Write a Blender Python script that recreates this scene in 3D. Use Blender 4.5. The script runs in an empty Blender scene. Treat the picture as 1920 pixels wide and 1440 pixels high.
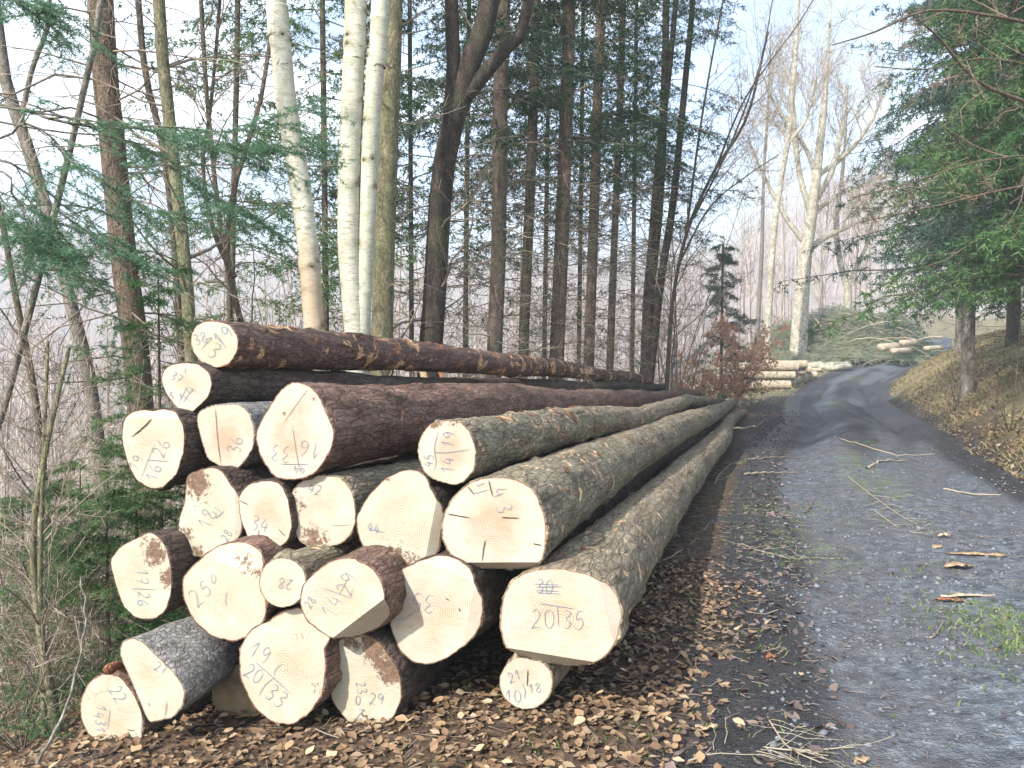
import bpy, bmesh, math, random
import numpy as np
from mathutils import Matrix, Vector
R = math.radians
rng = np.random.default_rng(7)
sc = bpy.context.scene
col = sc.collection

# ------------------------------------------------------------------ camera, sky, sun, exposure
CAM_H, FPX = 1.45, 1536.0
PITCH = math.atan(40 / FPX)
cam_d = bpy.data.cameras.new('camera'); cam = bpy.data.objects.new('camera', cam_d); col.objects.link(cam)
cam_d.sensor_width = 36; cam_d.lens = 36 * FPX / 1920; cam_d.clip_end = 3000; cam_d.clip_start = .05
cam.location = (0, 0, CAM_H); cam.rotation_euler = (math.pi / 2 - PITCH, 0, 0)
sc.camera = cam
SUN = Vector((-.52, -.62, .62)).normalized()           # towards the sun
w = bpy.data.worlds.new('World'); sc.world = w; w.use_nodes = True
nt = w.node_tree; nt.nodes.clear()
N = nt.nodes.new; LK = nt.links.new
sky = N('ShaderNodeTexSky'); sky.sky_type = 'NISHITA'; sky.sun_disc = False
sky.sun_elevation = math.asin(SUN.z); sky.sun_rotation = math.atan2(SUN.x, SUN.y)
sky.air_density = 1.0; sky.dust_density = .7; sky.ozone_density = .5
tc = N('ShaderNodeTexCoord'); mp = N('ShaderNodeMapping'); mp.inputs['Scale'].default_value = (1, 1, 2.6)
mp.inputs['Location'].default_value = (.35, .1, .0)
cn = N('ShaderNodeTexNoise'); cn.inputs['Scale'].default_value = 2.3; cn.inputs['Detail'].default_value = 7; cn.inputs['Roughness'].default_value = .55
cr = N('ShaderNodeValToRGB'); cr.color_ramp.elements[0].position = .50; cr.color_ramp.elements[1].position = .72
mx = N('ShaderNodeMixRGB'); mx.inputs[2].default_value = (11, 11.2, 11.4, 1)
bg = N('ShaderNodeBackground'); bg.inputs[1].default_value = .15
wo = N('ShaderNodeOutputWorld')
LK(tc.outputs['Generated'], mp.inputs[0]); LK(mp.outputs[0], cn.inputs[0]); LK(cn.outputs[0], cr.inputs[0])
LK(cr.outputs[0], mx.inputs[0]); LK(sky.outputs[0], mx.inputs[1]); LK(mx.outputs[0], bg.inputs[0]); LK(bg.outputs[0], wo.inputs[0])
sl = bpy.data.lights.new('sun', 'SUN'); sl.energy = 4.2; sl.angle = R(1.5); sl.color = (1, .95, .88)
so = bpy.data.objects.new('sun', sl); col.objects.link(so)
so.rotation_euler = SUN.to_track_quat('Z', 'Y').to_euler()
so.location = (-20, -20, 30)
vs = sc.view_settings
vs.view_transform = 'Standard'; vs.look = 'None'; vs.exposure = 1.45; vs.gamma = 1; vs.use_curve_mapping = False
cy = sc.cycles
cy.max_bounces = 6; cy.diffuse_bounces = 3; cy.glossy_bounces = 2; cy.transmission_bounces = 3
cy.transparent_max_bounces = 6; cy.volume_bounces = 0
cy.use_adaptive_sampling = True; cy.adaptive_threshold = .02
cy.use_denoising = True
try: cy.denoiser = 'OPENIMAGEDENOISE'
except Exception: pass
cy.sample_clamp_indirect = 8

# ------------------------------------------------------------------ projection helpers
CA, SA = math.cos(PITCH), math.sin(PITCH)
def ray(px, py):
    a = (px - 960) / FPX; b = -(py - 720) / FPX
    return np.array([a, CA + b * SA, -SA + b * CA])
def at(px, py, D):
    r = ray(px, py); return np.array([0, 0, CAM_H]) + r * (D / r[1])
def on_plane(px, py, c, n):
    r = ray(px, py); o = np.array([0, 0, CAM_H])
    return o + r * (np.dot(c - o, n) / np.dot(r, n))

# ------------------------------------------------------------------ terrain
LOGD = np.array([.305, .952]); LOGD /= np.linalg.norm(LOGD)
RC = np.array([(-60, -22), (-20, -7.), (0, 1.1), (3, 2.25), (5.3, 2.85), (9.3, 4.05), (13, 5.35), (20, 8.2), (28, 11.), (36, 14.5), (42, 18.2), (50, 23.5), (60, 30), (80, 46), (120, 82), (700, 700)], float)
def road_x(y): return np.interp(y, RC[:, 0], RC[:, 1])
def road_lat(x, y):
    sl_ = (road_x(y + .5) - road_x(y - .5))
    return (x - road_x(y)) / np.sqrt(1 + sl_ ** 2)
def sstep(a, b, x):
    t = np.clip((x - a) / (b - a), 0, 1); return t * t * (3 - 2 * t)
def vnoise(x, y, seed=0):
    def h(i, j):
        n = (i.astype(np.int64) * 374761393 + j.astype(np.int64) * 668265263 + seed * 974711) & 0x7fffffff
        n = ((n ^ (n >> 13)) * 1274126177) & 0x7fffffff
        return (n & 0xffff) / 65535.0
    i = np.floor(x); j = np.floor(y); fx = x - i; fy = y - j
    fx = fx * fx * (3 - 2 * fx); fy = fy * fy * (3 - 2 * fy)
    return (h(i, j) * (1 - fx) + h(i + 1, j) * fx) * (1 - fy) + (h(i, j + 1) * (1 - fx) + h(i + 1, j + 1) * fx) * fy - .5
def lat_s(x, y): return (x - .6) * LOGD[1] - (y - 3.4) * LOGD[0]
def ground_z(x, y, rough=True):
    x = np.asarray(x, float); y = np.asarray(y, float)
    s = lat_s(x, y); lat = road_lat(x, y)
    t = np.maximum(y - 22, 0)
    ramp = np.where(t < 15, .0025 * t * t, .5625 + .092 * (t - 15)); ramp = 11 * (1 - np.exp(-ramp / 11))
    ls = np.maximum(-s, 0)
    side = -.12 * np.minimum(ls, 2.5)
    far_t = np.maximum(ls - 2.5, 0)
    drop = -11 * (1 - np.exp(-.033 * far_t))
    z = side + drop + ramp * sstep(-26, -4, s)
    d = np.maximum(lat - 1.95, 0)
    bank = 4.2 * (1 - np.exp(-.21 * d)) * (1 - .55 * sstep(32, 55, y)) * sstep(-2, 6, y)
    z = z + bank
    rho = np.hypot(x, y); az = np.arctan2(x, np.maximum(y, 1e-3))
    hill = (78 + 26 * vnoise(az * 5 + 3, rho * 0 + .5, 3) + 8 * vnoise(az * 17, rho * .01, 5)) * (.12 * sstep(60, 160, rho) + .88 * sstep(160, 520, rho)) * sstep(-10, 60, y)
    z = z + hill
    if rough:
        near = 1 - sstep(30, 80, rho)
        z = z + near * (.05 * vnoise(x * 1.3, y * 1.3, 1) + .03 * vnoise(x * 4, y * 4, 2)) * np.where(np.abs(lat) < 1.7, .25, 1)
    return z
def gz(x, y): return float(ground_z(np.array([x]), np.array([y]))[0])

# ------------------------------------------------------------------ mesh helpers
def mesh(name, V, faces, mats, smooth=False, attrs=None, mat_idx=None):
    V = np.asarray(V, np.float32).reshape(-1, 3)
    me = bpy.data.meshes.new(name)
    me.vertices.add(len(V)); me.vertices.foreach_set('co', V.ravel())
    fl = [np.asarray(f, np.int32) for f in (faces if isinstance(faces, list) else [faces]) if len(f)]
    nl = sum(f.size for f in fl); nf = sum(len(f) for f in fl)
    me.loops.add(nl); me.polygons.add(nf)
    me.loops.foreach_set('vertex_index', np.concatenate([f.ravel() for f in fl]))
    starts = []; o = 0
    for f in fl:
        starts.append(o + np.arange(len(f)) * f.shape[1]); o += f.size
    me.polygons.foreach_set('loop_start', np.concatenate(starts).astype(np.int32))
    if smooth: me.polygons.foreach_set('use_smooth', np.ones(nf, bool))
    for m in (mats if isinstance(mats, (list, tuple)) else [mats]): me.materials.append(m)
    if mat_idx is not None: me.polygons.foreach_set('material_index', np.asarray(mat_idx, np.int32))
    me.update(calc_edges=True)
    for k, a in (attrs or {}).items():
        at_ = me.attributes.new(k, 'FLOAT', 'POINT'); at_.data.foreach_set('value', np.asarray(a, np.float32))
    return me
def link(name, me, parent=None, loc=None):
    o = bpy.data.objects.new(name, me); col.objects.link(o)
    if parent is not None: o.parent = parent
    if loc is not None: o.location = loc
    return o
def tag(o, label=None, cat=None, group=None, kind=None):
    for k, v in (('label', label), ('category', cat), ('group', group), ('kind', kind)):
        if v: o[k] = v
    return o
def thing(name, label, cat, loc=(0, 0, 0), group=None):
    o = link(name, None, None, loc); o.empty_display_size = .2
    return tag(o, label, cat, group)

class MB:                                              # collects vertices and faces
    def __init__(s): s.V = []; s.F = []; s.n = 0
    def add(s, V, *F):
        V = np.asarray(V, float).reshape(-1, 3)
        for f in F:
            if len(f): s.F.append(np.asarray(f, np.int64) + s.n)
        s.V.append(V); s.n += len(V)
    def tubes(s, P, Rd, sides=4):                      # P [n,k,3], Rd [n,k]
        P = np.asarray(P, float); Rd = np.asarray(Rd, float); n, k, _ = P.shape
        if n == 0: return
        T = np.gradient(P, axis=1); T /= np.linalg.norm(T, axis=2, keepdims=True) + 1e-9
        ref = np.where(np.abs(T[:, :1, 2:3]) < .9, np.array([0, 0, 1.]), np.array([1., 0, 0])) * np.ones_like(T)
        U = np.cross(T, ref); U /= np.linalg.norm(U, axis=2, keepdims=True) + 1e-9
        W = np.cross(T, U)
        a = np.arange(sides) * 2 * math.pi / sides
        V = P[:, :, None, :] + Rd[:, :, None, None] * (np.cos(a)[None, None, :, None] * U[:, :, None, :] + np.sin(a)[None, None, :, None] * W[:, :, None, :])
        idx = np.arange(n * k * sides).reshape(n, k, sides)
        i0 = idx[:, :-1, :]; i1 = idx[:, 1:, :]
        q = np.stack([i0, np.roll(i0, -1, 2), np.roll(i1, -1, 2), i1], -1).reshape(-1, 4)
        s.add(V.reshape(-1, 3), q)
    def slivers(s, P, Rd):                             # finest twigs: one bent tapering blade each
        n, k, _ = P.shape
        if n == 0: return
        a, m_, b = P[:, 0], P[:, k // 2], P[:, -1]; w_ = unit(np.cross(b - a, rng.normal(size=(n, 3)))) * Rd[:, :1] * 1.15
        V = np.stack([a - w_, a + w_, m_ - w_ * .75, m_ + w_ * .75, b], 1).reshape(-1, 3); o5 = (np.arange(n) * 5)[:, None]
        s.add(V, o5 + np.array([[0, 1, 3, 2]]), o5 + np.array([[2, 3, 4]]))
    def tris(s, A, B, C):
        n = len(A); V = np.stack([A, B, C], 1).reshape(-1, 3)
        s.add(V, np.arange(3 * n).reshape(n, 3))
    def build(s, name, mat, parent=None, smooth=False, attrs=None):
        V = np.concatenate(s.V); by = {}
        for f in s.F: by.setdefault(f.shape[1], []).append(f)
        me = mesh(name, V, [np.concatenate(v) for v in by.values()], mat, smooth, attrs)
        return link(name, me, parent)

def unit(v): return v / (np.linalg.norm(v, axis=-1, keepdims=True) + 1e-9)
def crom(pts, n):                                      # Catmull-Rom through pts
    p = np.asarray(pts, float); p = np.vstack([2 * p[0] - p[1], p, 2 * p[-1] - p[-2]])
    t = np.linspace(0, len(p) - 3 - 1e-6, n); i = t.astype(int); f = (t - i)[:, None]
    a, b, c, d = p[i], p[i + 1], p[i + 2], p[i + 3]
    return .5 * (2 * b + (c - a) * f + (2 * a - 5 * b + 4 * c - d) * f ** 2 + (3 * b - a - 3 * c + d) * f ** 3)
def grow(P, Rd, nch, L, ang, t0=.2, t1=1., up=0., grav=0., curl=.15, k=5, rr=.55, flat=0., shrink=.6, rmin=.0015, rcap=.011):
    """children of branches P[n,k,3]: nch each, of length L (metres, array or number)"""
    n, kk, _ = P.shape; m = n * nch
    if m == 0: return np.zeros((0, k, 3)), np.zeros((0, k))
    pi = np.repeat(np.arange(n), nch)
    t = t0 + (t1 - t0) * ((np.tile(np.arange(nch), n) + rng.random(m)) / nch)
    x = t * (kk - 1); i = np.minimum(x.astype(int), kk - 2); f = (x - i)[:, None]
    B = P[pi, i] * (1 - f) + P[pi, i + 1] * f; r0 = Rd[pi, i] * (1 - f[:, 0]) + Rd[pi, i + 1] * f[:, 0]
    T = unit(P[pi, i + 1] - P[pi, i])
    Q = unit(np.cross(T, rng.normal(size=(m, 3))))
    if flat > 0:
        sd = np.where(np.arange(m) % 2 == 0, 1., -1.)[:, None]
        H = unit(np.cross(T, np.array([0, 0, 1.])) + 1e-6) * sd
        Q = unit(H * flat + Q * (1 - flat))
    a = R(ang) * (.75 + .5 * rng.random(m))[:, None]
    d = unit(np.cos(a) * T + np.sin(a) * Q + np.array([0, 0, up]))
    Ln = (np.repeat(np.broadcast_to(L, (n,)), nch) * (1 - shrink * t) * (.6 + .8 * rng.random(m)))[:, None, None]
    s = np.linspace(0, 1, k)[None, :, None]
    cv = rng.normal(size=(m, 1, 3)) * curl
    C = B[:, None, :] + Ln * (d[:, None, :] * s + cv * s ** 2 + np.array([0, 0, -grav]) * s ** 2)
    C[:, 1:-1] += rng.normal(size=(m, k - 2, 3)) * Ln * .02
    rn = np.maximum(np.minimum(r0 * rr, Ln[:, 0, 0] * rcap), rmin)[:, None] * (1 - .75 * np.linspace(0, 1, k)[None, :])
    return C, np.maximum(rn, rmin * .6)
def needles(mb, P, per, L, wd, spread=.9, flat=0., t0=.05):
    n, k, _ = P.shape; m = n * per
    pi = np.repeat(np.arange(n), per); t = t0 + (1 - t0) * rng.random(m)
    x = t * (k - 1); i = np.minimum(x.astype(int), k - 2); f = (x - i)[:, None]
    B = P[pi, i] * (1 - f) + P[pi, i + 1] * f; T = unit(P[pi, i + 1] - P[pi, i])
    Q = unit(np.cross(T, rng.normal(size=(m, 3))))
    if flat > 0:
        H = unit(np.cross(T, np.array([0, 0, 1.])) + 1e-6) * rng.choice([-1., 1.], m)[:, None]
        Q = unit(H * flat + Q * (1 - flat))
    d = unit(T * (1 - spread * .5) + Q * spread)
    Wv = unit(np.cross(d, rng.normal(size=(m, 3)))) * wd * .5
    Ln = (L * (.7 + .6 * rng.random(m)))[:, None]
    mb.tris(B - Wv, B + Wv, B + d * Ln)

# ------------------------------------------------------------------ materials
def new_mat(name):
    m = bpy.data.materials.new(name); m.use_nodes = True; nt = m.node_tree; nt.nodes.clear()
    out = nt.nodes.new('ShaderNodeOutputMaterial'); b = nt.nodes.new('ShaderNodeBsdfPrincipled')
    b.inputs['Specular IOR Level'].default_value = .25
    nt.links.new(b.outputs[0], out.inputs[0])
    return m, nt, b, out
def noise(nt, vec, scale, detail=4, rough=.55, dist=0.):
    n = nt.nodes.new('ShaderNodeTexNoise'); n.inputs['Scale'].default_value = scale; n.inputs['Detail'].default_value = detail
    n.inputs['Roughness'].default_value = rough; n.inputs['Distortion'].default_value = dist
    if vec is not None: nt.links.new(vec, n.inputs['Vector'])
    return n.outputs[0]
def ramp(nt, fac, stops, interp='LINEAR'):
    r = nt.nodes.new('ShaderNodeValToRGB'); e = r.color_ramp; e.interpolation = interp
    while len(e.elements) < len(stops): e.elements.new(.5)
    for el, (p, c) in zip(e.elements, stops):
        el.position = p; el.color = (*c, 1) if isinstance(c, (tuple, list)) else (c, c, c, 1)
    nt.links.new(fac, r.inputs[0]); return r.outputs[0]
def mix(nt, fac, a, b, mode='MIX'):
    m = nt.nodes.new('ShaderNodeMixRGB'); m.blend_type = mode
    for i, v in ((0, fac), (1, a), (2, b)):
        if hasattr(v, 'links') or isinstance(v, bpy.types.NodeSocket): nt.links.new(v, m.inputs[i])
        elif i == 0: m.inputs[0].default_value = v
        else: m.inputs[i].default_value = (*v, 1)
    return m.outputs[0]
def math_(nt, op, a, b=0.):
    m = nt.nodes.new('ShaderNodeMath'); m.operation = op
    for i, v in enumerate((a, b)):
        if isinstance(v, bpy.types.NodeSocket): nt.links.new(v, m.inputs[i])
        else: m.inputs[i].default_value = v
    return m.outputs[0]
def attr(nt, name, typ='GEOMETRY'):
    a = nt.nodes.new('ShaderNodeAttribute'); a.attribute_name = name; a.attribute_type = typ; return a.outputs['Fac']
def objco(nt, scale=(1, 1, 1)):
    t = nt.nodes.new('ShaderNodeTexCoord'); m = nt.nodes.new('ShaderNodeMapping'); m.inputs['Scale'].default_value = scale
    nt.links.new(t.outputs['Object'], m.inputs[0]); return m.outputs[0]
def bump(nt, b, h, strength=.5, dist=.01):
    n = nt.nodes.new('ShaderNodeBump'); n.inputs['Strength'].default_value = strength; n.inputs['Distance'].default_value = dist
    nt.links.new(h, n.inputs['Height']); nt.links.new(n.outputs[0], b.inputs['Normal'])
def island(nt):
    return nt.nodes.new('ShaderNodeNewGeometry').outputs['Random Per Island']
def plain(name, c, rough=.8):
    m, nt, b, o = new_mat(name); b.inputs['Base Color'].default_value = (*c, 1); b.inputs['Roughness'].default_value = rough; return m
def leafy(name, cols, trans=.35, rough=.6, patch=None):
    """small faces: colour differs from face to face"""
    m, nt, b, o = new_mat(name)
    c = ramp(nt, island(nt), [(i / (len(cols) - 1), x) for i, x in enumerate(cols)])
    if patch: c = mix(nt, ramp(nt, noise(nt, objco(nt), patch[0], 2), [(.42, 0.), (.62, 1.)]), c, patch[1], 'MULTIPLY')
    nt.links.new(c, b.inputs['Base Color']); b.inputs['Roughness'].default_value = rough
    t = nt.nodes.new('ShaderNodeBsdfTranslucent'); nt.links.new(c, t.inputs[0])
    s = nt.nodes.new('ShaderNodeMixShader'); s.inputs[0].default_value = trans
    nt.links.new(b.outputs[0], s.inputs[1]); nt.links.new(t.outputs[0], s.inputs[2]); nt.links.new(s.outputs[0], o.inputs[0])
    return m
def bark(name, dark, light, moss=(.07, .09, .03), moss_amt=.3, peel=(.42, .22, .11), peel_amt=.0, scale=14, stretch=.25, bs=.7, fresh=(.62, .42, .24)):
    m, nt, b, o = new_mat(name)
    v = objco(nt, (1, 1, stretch)); v1 = objco(nt)
    n1 = noise(nt, v, scale, 6, .65); n2 = noise(nt, v1, scale * 4, 4, .6); n3 = noise(nt, v1, 2.6, 4, .6)
    vo = nt.nodes.new('ShaderNodeTexVoronoi'); vo.inputs['Scale'].default_value = scale * 2.4; vo.feature = 'DISTANCE_TO_EDGE'
    mv = nt.nodes.new('ShaderNodeMixRGB'); mv.inputs[0].default_value = .03; nt.links.new(v, mv.inputs[1])
    nn = nt.nodes.new('ShaderNodeTexNoise'); nn.inputs['Scale'].default_value = scale; nt.links.new(v, nn.inputs[0]); nt.links.new(nn.outputs[1], mv.inputs[2])
    nt.links.new(mv.outputs[0], vo.inputs['Vector'])
    edge = ramp(nt, vo.outputs['Distance'], [(0., 0.), (.12, 1.)])
    c = ramp(nt, n1, [(.3, dark), (.7, light)])
    c = mix(nt, .55, c, ramp(nt, n2, [(.3, .35), (.75, 1.25)]), 'MULTIPLY')
    c = mix(nt, .5, c, ramp(nt, vo.outputs['Distance'], [(0., .3), (.15, 1.)]), 'MULTIPLY')
    c = mix(nt, math_(nt, 'MULTIPLY', ramp(nt, n3, [(.45, 0.), (.68, 1.)]), moss_amt), c, moss)
    if peel_amt > 0:
        pv = objco(nt, (1, 1, .8)); p = noise(nt, pv, 4.5 if name == 'bark_orange' else 13, 5, .62, .8)
        pf = ramp(nt, p, [(.70 - .16 * peel_amt, 0.), (.725 - .16 * peel_amt, 1.)])
        pc = ramp(nt, noise(nt, v1, 9, 3), [(.35, peel), (.65, fresh)])
        c = mix(nt, pf, c, pc)
    fl = nt.nodes.new('ShaderNodeTexVoronoi'); fl.inputs['Scale'].default_value = scale * 5; nt.links.new(objco(nt, (1, 1, .6)), fl.inputs['Vector'])
    fs = nt.nodes.new('ShaderNodeSeparateColor'); nt.links.new(fl.outputs['Color'], fs.inputs[0])
    c = mix(nt, .6, c, ramp(nt, fs.outputs[0], [(0., .55), (.75, 1.05), (1., 1.7)]), 'MULTIPLY')
    nt.links.new(c, b.inputs['Base Color']); b.inputs['Roughness'].default_value = .85
    bump(nt, b, mix(nt, .5, n1, mix(nt, .4, edge, n2)), bs, .018)
    return m

M = {}
M['bark_purple'] = bark('bark_purple', (.08, .045, .034), (.28, .17, .13), moss_amt=.12, peel_amt=.25, peel=(.16, .06, .035), fresh=(.30, .15, .08))
M['bark_orange'] = bark('bark_orange', (.08, .045, .035), (.23, .145, .12), moss_amt=.08, peel_amt=.98, peel=(.32, .15, .07), fresh=(.58, .37, .20))
M['bark_moss'] = bark('bark_moss', (.105, .08, .052), (.33, .28, .195), moss_amt=.4, moss=(.19, .19, .125), peel_amt=.6, peel=(.30, .16, .08))
M['bark_tan'] = bark('bark_tan', (.125, .095, .06), (.33, .27, .185), moss_amt=.25, moss=(.18, .18, .12), peel_amt=.5, peel=(.34, .19, .11), scale=11)
M['bark_grey'] = bark('bark_grey', (.13, .12, .11), (.36, .335, .31), moss_amt=.1, peel_amt=.0, scale=18, stretch=.7)
M['bark_dark'] = bark('bark_dark', (.035, .025, .02), (.14, .10, .08), moss_amt=.2, peel_amt=.15, peel=(.14, .06, .03), fresh=(.25, .14, .08))
M['trunk_spruce'] = bark('trunk_spruce', (.06, .046, .036), (.20, .155, .12), moss_amt=.4, moss=(.08, .085, .035), scale=22, stretch=.35)
M['trunk_brown'] = bark('trunk_brown', (.07, .05, .036), (.23, .165, .12), moss_amt=.15, scale=22, stretch=.3)
M['trunk_green'] = bark('trunk_green', (.10, .09, .05), (.25, .23, .14), moss_amt=.5, moss=(.13, .14, .06), scale=14, stretch=.4, bs=.35)
M['trunk_black'] = bark('trunk_black', (.018, .014, .012), (.085, .065, .05), moss_amt=.3, moss=(.06, .065, .03), scale=16, stretch=.3)
M['trunk_grey'] = bark('trunk_grey', (.12, .105, .09), (.28, .25, .21), moss_amt=.3, moss=(.14, .14, .09), scale=12, stretch=.5, bs=.3)
def pale_trunk():
    m, nt, b, o = new_mat('trunk_pale')
    t = nt.nodes.new('ShaderNodeTexCoord'); v = objco(nt, (1, 1, .35)); v1 = objco(nt, (1, 1, 3))
    c = ramp(nt, noise(nt, v, 7, 5, .6), [(.3, (.29, .28, .21)), (.5, (.40, .385, .30)), (.72, (.48, .465, .39))])
    c = mix(nt, ramp(nt, noise(nt, v1, 9, 4, .6), [(.52, 0.), (.68, .8)]), c, (.25, .25, .17))
    c = mix(nt, ramp(nt, noise(nt, objco(nt, (1, 1, 7)), 16, 3, .6), [(.56, 0.), (.68, .85)]), c, (.15, .13, .09))
    c = mix(nt, attr(nt, 'tan'), c, mix(nt, noise(nt, v, 9), (.27, .165, .085), (.40, .27, .16)))
    c = mix(nt, attr(nt, 'scar'), c, (.10, .085, .04))
    nt.links.new(c, b.inputs['Base Color']); b.inputs['Roughness'].default_value = .6
    bump(nt, b, noise(nt, v1, 30, 4), .25, .005); return m
M['trunk_pale'] = pale_trunk()
def wood_mat(name, sap, heart, ring=(.25, .16, .09), heart_amt=.4, dirt_c=(.055, .035, .022), old=0.):
    m, nt, b, o = new_mat(name)
    tcx = nt.nodes.new('ShaderNodeTexCoord'); sep = nt.nodes.new('ShaderNodeSeparateXYZ')
    dn = nt.nodes.new('ShaderNodeTexNoise'); dn.inputs['Scale'].default_value = 5; dn.inputs['Detail'].default_value = 3
    oi = nt.nodes.new('ShaderNodeObjectInfo')
    ad = nt.nodes.new('ShaderNodeVectorMath'); ad.operation = 'ADD'; nt.links.new(tcx.outputs['Object'], ad.inputs[0])
    cmb = nt.nodes.new('ShaderNodeCombineXYZ'); nt.links.new(math_(nt, 'MULTIPLY', oi.outputs['Random'], 40.), cmb.inputs[2]); nt.links.new(cmb.outputs[0], ad.inputs[1])
    P = ad.outputs[0]
    rim = attr(nt, 'rim')
    rr = math_(nt, 'ADD', math_(nt, 'MULTIPLY', rim, 1.), math_(nt, 'MULTIPLY', noise(nt, P, 5, 4), .22))
    wv = math_(nt, 'FRACT', math_(nt, 'ADD', math_(nt, 'MULTIPLY', rr, 15.), math_(nt, 'MULTIPLY', math_(nt, 'MULTIPLY', rr, rr), 8.)))
    rings = ramp(nt, wv, [(0., 0.), (.55, .15), (.9, 1.), (1., 0.)])
    rings = math_(nt, 'MULTIPLY', rings, ramp(nt, noise(nt, P, 7, 3), [(.36, .08), (.62, 1.)]))
    c = mix(nt, math_(nt, 'MULTIPLY', ramp(nt, rr, [(.40, 1.), (.80, 0.)]), heart_amt), sap, heart)
    c = mix(nt, ramp(nt, noise(nt, P, 4.5, 4, .6), [(.4, 0.), (.7, .55)]), c, tuple(x * y for x, y in zip(sap, (1.05, 1.12, 1.25))))
    c = mix(nt, rings, c, ring)
    # saw grain
    sv = nt.nodes.new('ShaderNodeMapping'); sv.inputs['Scale'].default_value = (6, 60, 6); sv.inputs['Rotation'].default_value = (0, 0, .5); nt.links.new(P, sv.inputs[0])
    saw = noise(nt, sv.outputs[0], 4, 3)
    c = mix(nt, .35, c, ramp(nt, saw, [(.3, .66), (.7, 1.15)]), 'MULTIPLY')
    c = mix(nt, ramp(nt, noise(nt, P, 13, 6, .7), [(.60, 0.), (.74, .5)]), c, (.27, .18, .10))
    if old > 0: c = mix(nt, math_(nt, 'MULTIPLY', ramp(nt, noise(nt, P, 11, 6, .7), [(.3, .5), (.6, 1.)]), old), c, (.10, .075, .045))
    df = math_(nt, 'ADD', attr(nt, 'dirt'), math_(nt, 'MULTIPLY', math_(nt, 'SUBTRACT', noise(nt, P, 34, 8, .8), .5), 2.1))
    c = mix(nt, ramp(nt, df, [(.5, 0.), (.6, 1.)]), c, ramp(nt, noise(nt, P, 60, 5, .75), [(.3, dirt_c), (.7, tuple(3.6 * x for x in dirt_c))]))
    c = mix(nt, ramp(nt, rim, [(.965, 0.), (.985, 1.)]), c, (.26, .13, .075))
    nt.links.new(c, b.inputs['Base Color']); b.inputs['Roughness'].default_value = .75
    bump(nt, b, mix(nt, .5, saw, noise(nt, P, 40, 4)), .25, .004); return m
M['wood'] = wood_mat('wood_cream', (.405, .355, .275), (.36, .265, .17), heart_amt=.5)
M['wood_pink'] = wood_mat('wood_pink', (.41, .35, .275), (.335, .22, .14), heart_amt=.75)
M['wood_green'] = wood_mat('wood_pale', (.38, .355, .27), (.35, .285, .195), heart_amt=.5)
M['wood_old'] = wood_mat('wood_weathered', (.34, .26, .16), (.30, .22, .12), heart_amt=.4, old=.8)
M['pencil'] = plain('pencil_marks', (.12, .155, .225), .7)
M['crack'] = plain('crack_dark', (.03, .02, .014), .9)
M['raw_wood'] = bark('raw_wood', (.30, .20, .115), (.50, .37, .24), moss_amt=0, scale=30, stretch=.15, bs=.3)
M['inner_bark'] = bark('inner_bark', (.20, .07, .035), (.38, .17, .09), moss_amt=0, scale=30, stretch=.2, bs=.4)
M['spruce_green'] = leafy('spruce_needles', [(.03, .062, .032), (.05, .095, .046), (.075, .13, .06)], .3, patch=(1.2, (.55, .7, .7)))
M['spruce_light'] = leafy('spruce_needles_light', [(.06, .12, .045), (.10, .18, .065), (.15, .23, .085)], .4, patch=(1.0, (.6, .8, .8)))
M['spruce_blue'] = leafy('spruce_needles_blue', [(.05, .10, .07), (.085, .15, .105), (.13, .19, .125)], .4, patch=(.9, (.6, .7, .75)))
M['fir_green'] = leafy('fir_needles', [(.06, .14, .085), (.10, .21, .12), (.17, .28, .16)], .45, .45)
M['dry_needles'] = leafy('dry_needles', [(.17, .21, .13), (.25, .27, .17), (.21, .29, .19), (.34, .31, .21)], .4)
M['red_leaf'] = leafy('dry_beech_leaves', [(.42, .20, .12), (.54, .30, .19), (.60, .40, .28)], .5)
M['leaf_litter'] = leafy('leaf_litter', [(.05, .035, .028), (.18, .11, .06), (.29, .19, .105), (.11, .065, .04), (.37, .27, .165), (.045, .032, .028)], .15, .6)
M['leaf_dark'] = leafy('leaf_litter_damp', [(.045, .036, .036), (.10, .075, .066), (.20, .145, .12), (.06, .046, .048)], .1, .45)
M['grass'] = leafy('grass_blades', [(.07, .13, .03), (.12, .20, .04), (.18, .24, .07), (.24, .22, .10)], .35)
M['twig'] = leafy('bare_twigs', [(.13, .10, .075), (.20, .16, .12), (.28, .23, .17)], 0.)
M['straw'] = leafy('straw_grass', [(.20, .20, .08), (.34, .29, .15), (.44, .36, .20), (.24, .25, .10)], .35)
M['twig_pale'] = leafy('bare_twigs_pale', [(.22, .18, .13), (.32, .27, .20), (.40, .34, .25)], 0.)
M['twig_red'] = leafy('bare_twigs_red', [(.14, .085, .07), (.20, .13, .10), (.25, .16, .13)], 0.)
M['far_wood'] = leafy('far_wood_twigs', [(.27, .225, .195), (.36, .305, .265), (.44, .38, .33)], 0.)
M['stone'] = leafy('gravel_stones', [(.06, .063, .07), (.11, .115, .125), (.17, .18, .19), (.085, .09, .10)], 0., .6)
M['beech_bark'] = bark('beech_bark', (.33, .30, .23), (.50, .46, .37), moss_amt=.25, moss=(.36, .34, .2), scale=3, stretch=.5, bs=.2)
M['stack_bark'] = bark('stack_bark', (.38, .31, .22), (.60, .51, .38), moss_amt=.2, moss=(.3, .26, .14), scale=8, stretch=.4, bs=.2)

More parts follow.
